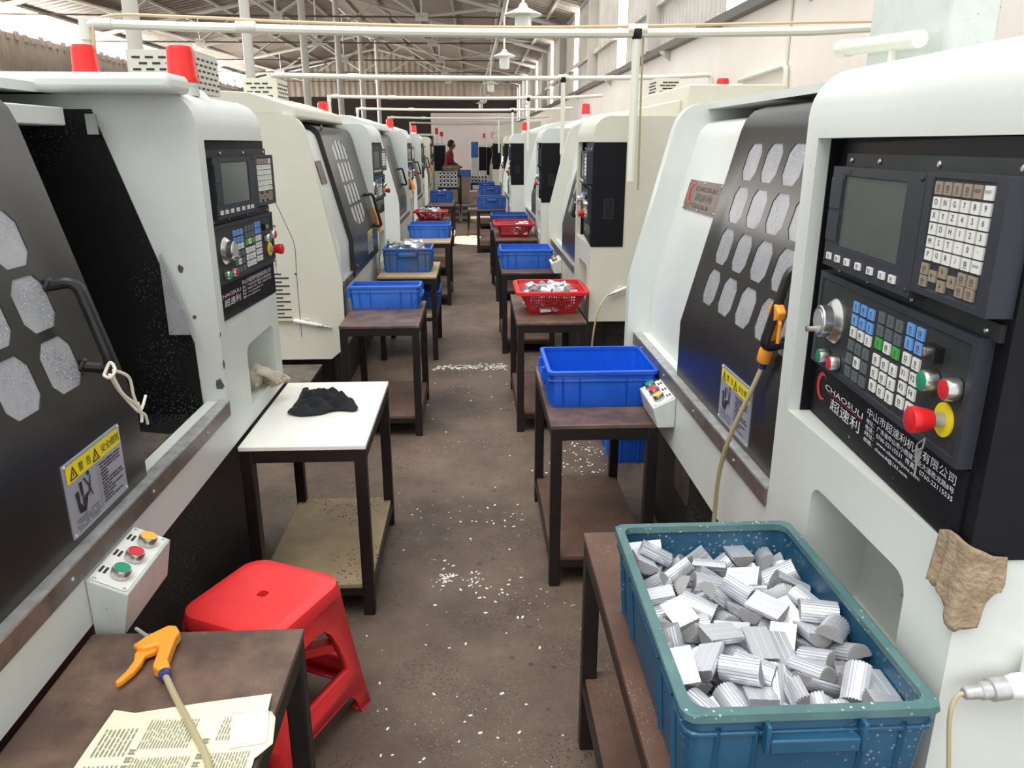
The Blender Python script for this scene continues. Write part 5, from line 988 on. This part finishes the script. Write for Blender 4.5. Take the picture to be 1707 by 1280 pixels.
def heap(name, pts, z, hgt, m, label, cat, folds, seed=1, rings=14, thick=.003):
    cx = sum(p[0] for p in pts) / len(pts); cy = sum(p[1] for p in pts) / len(pts)
    P = [Vector((p[0] - cx, p[1] - cy, 0)) for p in pts]; P = smooth_path(P + [P[0]], 6)[:-1]; n = len(P); bm = NB(); R = []
    for i in range(rings + 1):
        f = 1 - i / rings; ring = []
        for k, p in enumerate(P):
            x, y = p.x * f, p.y * f
            hh = hgt * (1 - f ** 2.2) ** .6
            fo = sum(a * (1.2 - 2.2 * abs(math.sin(.5 * (kx * x + ky * y + ph)))) for a, kx, ky, ph in folds) * min(1, (1 - f) * 4)
            ring.append(bm.verts.new((x, y, max(.001, hh + fo * hgt) + .001)))
        R.append(ring)
        if i == rings: break
    for A, B in zip(R, R[1:]):
        for k in range(n): bm.faces.new((A[k], A[(k + 1) % n], B[(k + 1) % n], B[k]))
    bm.faces.new(R[0][::-1]); bmesh.ops.remove_doubles(bm, verts=bm.verts, dist=.0005)
    o = obj(name, bm, m); o.location = (cx, cy, z); tag(o, label, cat); s = o.modifiers.new('sub', 'SUBSURF'); s.levels = s.render_levels = 1; return o
heap('folded_cloth', [(-.752, 2.86), (-.742, 3.02), (-.752, 3.19), (-.70, 3.12), (-.60, 3.10), (-.53, 3.06), (-.468, 2.93), (-.475, 2.88), (-.55, 2.89), (-.62, 2.84), (-.69, 2.83)], .69, .05, 'cloth_black', 'crumpled black cloth lying on the white table top', 'cloth',
     [(.30, 40, 95, 0), (.26, -25, 140, 1), (.16, 70, 50, 2), (.14, 15, 210, .5)])
# white work gloves in the recess of the open left lathe
for k, (y, z, rz) in enumerate(((2.98, .768, .2), (3.08, .768, -.5))):
    t = thing('work_glove', (-.905 + .02 * k, y, z), ('upright off-white work glove in the niche of the open left lathe', 'off-white work glove hanging out of the open left lathe niche')[k], 'glove', rz)
    bm = NB(); lathe(bm, [(.03, 0), (.038, .02), (.034, .06), (.026, .09), (.01, .105)], (0, 0, 0), (.3, 0, 1) if k == 0 else (1, .1, .25), 12); obj('palm', bm, 'glove', t)
    bm = NB()
    for j in range(4): tube(bm, [(.02 * k + .03, -.03 + .02 * j, .03 + .045 * (1 - k)), (.07 + .02 * k, -.034 + .022 * j, .02 + .04 * (1 - k)), (.095 + .02 * k, -.03 + .022 * j, .012 + .02 * (1 - k))], [.011, .011, .007], 8)
    tube(bm, [(.0, -.03, .03), (.03, -.06, .03)], [.012, .009], 8); obj('fingers', bm, 'glove', t)
bm = NB(); lathe(bm, [(.022, 0), (.025, .004), (.022, .010), (.025, .015), (.022, .02), (.020, .028), (.015, .028), (.015, .004)], (.81, 1.47, .701), (0, 0, 1), 20, cap=False); tag(obj('rubber_sleeve', bm, 'rubber'), 'short black rubber sleeve in the niche of the near right lathe', 'sleeve')
# string tied to the handle of the open door
bm = NB()
S0 = Vector((-.81, 1.665, 1.225))
for pts in ([(-.012, .0, -.012), (.0, .012, .014), (.014, .0, .0), (.006, -.012, -.014), (-.012, 0, -.012)], [(.0, 0, -.01), (.0, .03, -.055), (.02, .055, -.11), (.02, .075, -.125)], [(.006, .0, -.01), (.012, .02, -.06), (.02, .06, -.10), (.02, .075, -.125)], [(.01, .0, 0), (.02, .045, -.03), (.018, .06, -.08), (.02, .075, -.125)], [(.02, .075, -.125), (.018, .10, -.115), (.016, .125, -.10)], [(.02, .075, -.125), (.022, .095, -.14), (.02, .105, -.165)], [(.02, .07, -.10), (.02, .08, -.135), (.02, .075, -.15)]):
    tube(bm, smooth_path([S0 + Vector(p) for p in pts], 5), .0036, 6)
tag(obj('tied_string', bm, 'string'), 'white string knotted round the handle of the open left door', 'string')
# tan rag hanging on the corner of the near right lathe
bm = NB(); nu, nv = 26, 18; q = random.Random(4); G = []
for j in range(nv + 1):
    row = []
    for i in range(nu + 1):
        s = i / nu; v = j / nv; low = .098 + .045 * math.exp(-((s - .55) / .22) ** 2) - .055 * max(0, (s - .72) / .28)
        if s < .06: low -= .012
        a = -.058 + .112 * s                     # runs along the front face, round the corner and along the side
        fold = .004 + .007 * (.5 + .5 * math.sin(26 * s + 1.5 * v)) * (0.3 + v)
        Yc, Xc = .99, .73
        fold += .006; tq = min(1, max(0, (a + .012) / .024)) * PI / 2; cx_, cy_ = Xc + .012 + max(0, a - .012), Yc + .012 + max(0, -a - .012)
        X_, Y_ = cx_ - (.012 + fold) * math.cos(tq), cy_ - (.012 + fold) * math.sin(tq)
        zt = 1.125 + .012 * math.sin(5 * s) ; row.append(bm.verts.new((X_, Y_, zt - low * v + (q.uniform(-.004, .004) if j == nv else 0))))
    G.append(row)
for A, B in zip(G, G[1:]):
    for i in range(nu): bm.faces.new((A[i], A[i + 1], B[i + 1], B[i]))
tag(obj('cleaning_rag', bm, 'rag', solid=-.003), 'frayed tan rag hanging under the big control panel corner', 'rag')
# white swarf lying on the floor
bm = NB(); q = random.Random(9)
for cx, cy, n, sp in ((-.14, 2.79, 46, .05), (-.02, 2.75, 34, .05), (.08, 2.6, 14, .12), (.15, 3.3, 14, .10), (.55, 3.75, 60, .16), (.62, 4.1, 50, .16), (.0, 3.4, 30, .5), (-.1, 2.2, 26, .35), (0, 5.2, 24, .5), (.0, 1.7, 16, .3)):
    for k in range(n):
        x, y = q.gauss(cx, sp * .5), q.gauss(cy, sp * .8); r = q.uniform(.002, .007); a = q.uniform(0, 6.28)
        box(bm, -r, r, -r * .5, r * .5, 0, r * .5, 0, Matrix.Translation((x, y, .0005)) @ Matrix.Rotation(a, 4, 'Z'))
for k in range(150):
    x = q.uniform(-.36, .24); y = 5.9 + q.gauss(0, .04) ; r = q.uniform(.004, .012)
    box(bm, -r, r, -r * .4, r * .4, 0, .004, 0, Matrix.Translation((x, y, .0005)))
o = obj('metal_swarf', bm, 'paper_white', flat=True); o['kind'] = 'stuff'; tag(o, 'white metal chips scattered on the brown aisle floor', 'swarf')

# ---------------------------------------------------------------- pipes across the aisle
def hpipe(y, z, x0, x1, xd, zd, label, r=.024, l_drop=0, r_drop=None, cable=False, clamp=True):
    t = thing('air_pipe', (0, y, 0), label, 'pipe', 0, 'air pipes crossing the aisle')
    path = [(x0, 0, l_drop), (x0, 0, z)] + [(x0 + (x1 - x0) * k / 8, 0, z - (.034 if cable else .022) * math.sin(PI * k / 8)) for k in range(1, 8)] + [(x1, 0, z + .02)]
    if r_drop is not None: path.append((x1, 0, r_drop))
    bm = NB(); tube(bm, fillet(path, .05, 4), r, 10); obj('main_pipe', bm, 'pipe', t)
    bm = NB(); lathe(bm, [(r * 1.25, -.04), (r * 1.25, .06)], (x0, 0, z - .04), (0, 0, 1), 12); lathe(bm, [(r * 1.25, 0), (r * 1.25, .09)], (x0 + .05, 0, z), (1, 0, 0), 12); obj('pipe_elbow', bm, 'pipe', t)
    for xx in (xd, -1.18):
        bm = NB(); lathe(bm, [(r * 1.25, -.05), (r * 1.25, .05)], (xx, 0, z - .012), (1, 0, 0), 12); obj('pipe_joint', bm, 'pipe', t)
    if xd is not None:
        bm = NB(); tube(bm, [(xd, 0, z - .02), (xd, 0, zd)], r * .95, 10); obj('drop_pipe', bm, 'pipe', t)
        if clamp:
            bm = NB(); lathe(bm, [(.012, -.075), (.03, -.05), (.036, -.02), (.036, -.01)], (xd, 0, z), (0, 0, 1), 12); obj('black_clamp', bm, 'rubber', t)
    if cable:
        bm = NB(); tube(bm, smooth_path([(x0 + .02, -.02, 1.9), (x0 + .04, -.02, z - .1), (x0 + .1, -.01, z + .03), (-1.5, 0, z + .035), (-1.0, 0, z + .016), (-.4, 0, z + .002), (.2, 0, z - .004), (.8, 0, z + .004), (1.6, 0, z + .024), (2.3, 0, z + .04)], 5), .008, 6); obj('cable', bm, 'cable', t)
        bm = NB(); tube(bm, [(xd + .035, 0, z - .05), (xd + .04, .02, z - .3), (xd + .05, .02, 1.45)], .006, 6); obj('drop_cable', bm, 'hose', t)
hpipe(4.45, 2.295, -2.0, 2.40, .88, 1.50, 'nearest white air pipe crossing overhead, drop pipe on the pale right lathe', cable=True)
hpipe(8.2, 2.345, -1.99, 2.40, .90, 1.60, 'second white air pipe across the aisle counted from the camera', r_drop=2.05)
hpipe(12.0, 2.36, -2.09, 1.9, .81, 1.60, 'third white air pipe across the aisle', r_drop=None)
hpipe(15.6, 2.34, -2.2, 1.9, .75, 1.5, 'fourth white air pipe across the aisle')
hpipe(19.3, 2.30, -2.0, 1.8, .6, 1.5, 'fifth white air pipe across the aisle', clamp=False)
hpipe(23.2, 2.28, -1.8, 1.6, .55, 1.5, 'sixth white air pipe, farthest across the aisle', clamp=False)
# pipes and hooks on the white wall, and things above the near right lathe
for k, (y, lab) in enumerate(((4.6, 'thin white conduit on the plaster wall above the near right lathe'), (6.35, 'thin white conduit running down below the dark ledge'))):
    bm = NB(); tube(bm, [(XR - .015, y, 2.80 if k else 3.2), (XR - .015, y, 2.2), (XR - .015, y + .04, 1.6)], .014, 8); tag(obj('wall_conduit', bm, 'pipe'), lab, 'conduit')
bm = NB(); tube(bm, fillet([(XR - .03, 7.4, 2.25), (XR - .03, 6.3, 2.28), (XR - .03, 6.25, 1.8)], .05, 4), .02, 8); tag(obj('wall_pipe', bm, 'pipe'), 'short white elbow pipe on the wall behind the pale right lathe', 'pipe')
bm = NB(); tube(bm, [(1.335, 2.44, 2.0), (1.36, 3.0, 2.035)], .026, 12); tube(bm, [(1.358, 2.95, 2.032), (1.36, 3.02, 2.036)], .031, 12); tube(bm, [(1.343, 2.6, 2.01), (1.343, 2.6, 1.869)], .016, 8); tag(obj('duct_pipe', bm, 'pipe'), 'white capped duct pipe on top of the near right lathe', 'pipe')
bm = NB(); box(bm, 1.40, 1.56, 2.42, 2.9, 1.869, 2.6); tag(obj('control_cabinet', bm, 'pale', bevel=.01), 'pale grey cabinet standing on top of the near right lathe', 'cabinet')
# ---------------------------------------------------------------- hanging lamps
for k, (x, y, z) in enumerate(((.484, 8.0, 2.80), (.50, 13.1, 2.95), (.42, 19.6, 3.0), (.35, 25.5, 3.05), (.28, 31, 3.1))):
    t = thing('pendant_lamp', (x, y, z), ['nearest', 'second', 'third', 'fourth', 'fifth'][k] + ' white enamel pendant lamp with milky jar over the aisle', 'lamp', 0, 'pendant lamps over the aisle')
    bm = NB(); lathe(bm, [(.03, .17), (.05, .13), (.175, .075), (.178, .065), (.06, .06)], (0, 0, 0), (0, 0, 1), 24); obj('lamp_shade', bm, 'enamel', t)
    bm = NB(); lathe(bm, [(.02, -.12), (.065, -.115), (.078, -.09), (.078, .03), (.07, .06)], (0, 0, 0), (0, 0, 1), 20); obj('lamp_glass', bm, 'lampglass', t)
    bm = NB(); tube(bm, [(0, 0, .15), (0, 0, .6), (.74 - x, 0, 4.66 - z)], .014, 8); obj('conduit', bm, 'pipe', t)

# ---------------------------------------------------------------- stacked silver housings, floor pieces and the worker
def housings(x0, y0, z0, nx, nz_, dx, dz, label, group):
    for i in range(nx):
        for j in range(nz_):
            bm = NB(); prof = [(.042 * math.cos(t), .042 * math.sin(t)) for t in [2 * PI * k / 14 for k in range(14)]]; inn = [(.026 * math.cos(t), .026 * math.sin(t)) for t in [2 * PI * k / 14 for k in range(14)]]
            plate(bm, prof, [inn], lambda a, b, d: (a, d, b), .14, True, 0, 1); lathe(bm, [(.042, 0), (.042, .14)], (0, 0, 0), (0, 1, 0), 14, cap=False); box(bm, -.044, .044, .02, .12, -.046, -.03)
            o = obj('metal_housing', bm, ['alu', 'ink']); o.location = (x0 + dx * i, y0, z0 + .047 + dz * j); tag(o, label, 'metal part', group)
housings(-.83, 19.65, .69, 5, 4, .092, .092, 'round silver housing in the wall of parts on the far left table', 'silver housings on the far left table')
housings(-.05, 21.9, .69, 5, 2, .092, .092, 'round silver housing in the low stack on the farthest right table', 'silver housings on the farthest right table')
for i in range(2):
    for j in range(3):
        bm = NB(); box(bm, -.10, .10, 0, .34, 0, .13, 0); box(bm, -.08, .08, -.004, 0, .03, .10, 1); o = obj('metal_tray', bm, ['dirty_steel', 'ink'], bevel=.01); o.location = (-.44 + .24 * i, 17.6, .002 + .133 * j); tag(o, 'grey metal tray in the stack on the aisle floor under the far left tables', 'tray', 'grey trays stacked on the far aisle floor')
bm = NB(); box(bm, -.24, .24, -.2, .2, 0, .24); o = obj('parts_sack', bm, 'dirty_steel', bevel=.06, segs=3); o.location = (-.62, 21.3, .92)
tag(o, 'dull grey sack of parts beside the far worker', 'sack')
bm = NB(); box(bm, -.62 - .28, -.62 + .28, 21.0, 21.6, .86, .92); 
for sx in (-.25, .25):
    for y in (21.05, 21.55): box(bm, -.62 + sx - .02, -.62 + sx + .02, y - .02, y + .02, 0, .86)
tag(obj('side_bench', bm, 'table_leg'), 'dark bench carrying the grey sack at the far left', 'bench')
t = thing('tool_stand', (-.02, 15.1, 0), 'pale rounded chair-like stand with dark legs on the far aisle', 'stand')
bm = NB(); box(bm, -.09, .09, -.03, .03, .56, .86); obj('back', bm, 'dirty_steel', t, bevel=.05, segs=4)
bm = NB(); box(bm, -.12, .12, -.04, .26, .47, .53); obj('seat', bm, 'dirty_steel', t, bevel=.02)
for sx in (-.11, .11):
    for sy in (0, .26): 
        bm = NB(); tube(bm, [(sx, sy, 0), (sx * .9, sy, .48)], .018, 8); obj('leg', bm, 'rubber', t)

t = thing('coolant_tank', (-1.33, 4.62, 0), 'black coolant tank with grey lid at the cream lathe end', 'tank')
bm = NB(); box(bm, -.38, .33, -.17, .20, 0, .33); obj('tank', bm, 'plinth', t, bevel=.006)
bm = NB(); box(bm, -.385, .335, -.175, .205, .33, .345); obj('lid', bm, 'dirty_steel', t, bevel=.002)
t = thing('bottle', (-.757, 6.80, .691), 'small green bottle squeezed behind the dusty full crate on the left', 'bottle')
bm = NB(); lathe(bm, [(.022, 0), (.026, .01), (.026, .15), (.011, .19), (.011, .21)], (0, 0, 0), (0, 0, 1), 14); obj('bottle_body', bm, 'greenbottle', t)
bm = NB(); lathe(bm, [(.014, .205), (.014, .228)], (0, 0, 0), (0, 0, 1), 12); obj('cap', bm, 'key_white', t)
heap('cleaning_rag', [(.55, 9.42), (.60, 9.50), (.66, 9.56), (.675, 9.48), (.66, 9.41), (.60, 9.395)], .69, .06, 'glove', 'pale rag on the table corner behind the dark red basket', 'rag', [(.2, 60, 80, 0), (.2, -50, 120, 1)], rings=8)

def person():
    t = thing('person', (-.76, 22.9, 0), 'worker in a maroon shirt standing at the far end', 'person', math.radians(-80))
    # local: y forward
    J = {'pelvis': (0, 0, .95, .13), 'waist': (0, .01, 1.1, .125), 'chest': (0, .03, 1.32, .15), 'neck': (0, .05, 1.50, .055), 'head0': (0, .06, 1.58, .07)}
    def skin(name, verts, edges, m, root=0):
        me = bpy.data.meshes.new(name); me.from_pydata([v[:3] for v in verts], edges, []); o = bpy.data.objects.new(name, me); COL.objects.link(o); o.parent = t; me.materials.append(M[m])
        s = o.modifiers.new('skin', 'SKIN'); sv = me.skin_vertices if len(me.skin_vertices) else None
        if not me.skin_vertices: 
            bpy.context.view_layer.objects.active = o
        for k, v in enumerate(verts):
            d = me.skin_vertices[0].data[k]; d.radius = (v[3], v[3] * (v[4] if len(v) > 4 else 1)); d.use_root = (k == root)
        u = o.modifiers.new('sub', 'SUBSURF'); u.levels = u.render_levels = 2
        for p in me.polygons: p.use_smooth = True
        return o
    V = [(0, 0, .95, .15, .75), (0, .02, 1.12, .14, .75), (0, .06, 1.34, .165, .7), (0, .09, 1.47, .09, .8), (0, .10, 1.53, .055), (0, .11, 1.60, .06),
         (-.17, .06, 1.43, .065), (-.21, .10, 1.18, .05), (-.17, .32, 1.08, .038), (-.16, .40, 1.06, .03), (.17, .06, 1.43, .065), (.21, .10, 1.18, .05), (.17, .32, 1.08, .038), (.16, .40, 1.06, .03),
         (-.09, 0, .86, .095), (-.10, .02, .48, .065), (-.10, -.01, .09, .045), (-.10, .12, .04, .04), (.09, 0, .86, .095), (.10, .02, .48, .065), (.10, -.01, .09, .045), (.10, .12, .04, .04)]
    E = [(0, 1), (1, 2), (2, 3), (3, 4), (4, 5), (3, 6), (6, 7), (7, 8), (8, 9), (3, 10), (10, 11), (11, 12), (12, 13), (0, 14), (14, 15), (15, 16), (16, 17), (0, 18), (18, 19), (19, 20), (20, 21)]
    try: skin('body', V, E, 'skin')
    except Exception: pass
    bm = NB(); bmesh.ops.create_uvsphere(bm, u_segments=20, v_segments=14, radius=.1)
    for v in bm.verts:
        v.co.x *= .78; v.co.z *= 1.22; v.co.y *= .95
        if v.co.y > .06 and abs(v.co.x) < .02 and -.03 < v.co.z < .02: v.co.y += .02
        v.co += Vector((0, .13, 1.665))
    obj('head', bm, 'skin', t)
    bm = NB(); bmesh.ops.create_uvsphere(bm, u_segments=20, v_segments=14, radius=.112)
    for v in bm.verts:
        v.co.x *= .80; v.co.z *= 1.2; v.co.y *= .98
        if v.co.y > .02 and v.co.z < .05: v.co.y = .02
        if v.co.z < -.06: v.co.z = -.06
        v.co += Vector((0, .115, 1.685))
    obj('hair', bm, 'hair', t)
    S_ = [(0, .0, .93, .17, .78), (0, .02, 1.12, .16, .78), (0, .06, 1.34, .185, .72), (0, .085, 1.46, .10, .8), (-.18, .06, 1.42, .08), (-.215, .10, 1.19, .064), (-.175, .29, 1.095, .05), (.18, .06, 1.42, .08), (.215, .10, 1.19, .064), (.175, .29, 1.095, .05)]
    try: skin('shirt', S_, [(0, 1), (1, 2), (2, 3), (3, 4), (4, 5), (5, 6), (3, 7), (7, 8), (8, 9)], 'maroon')
    except Exception: pass
    T_ = [(0, 0, .96, .15, .8), (-.09, 0, .84, .11), (-.10, .02, .48, .082), (-.10, -.01, .10, .07), (.09, 0, .84, .11), (.10, .02, .48, .082), (.10, -.01, .10, .07)]
    try: skin('trousers', T_, [(0, 1), (1, 2), (2, 3), (0, 4), (4, 5), (5, 6)], 'trousers')
    except Exception: pass
person()
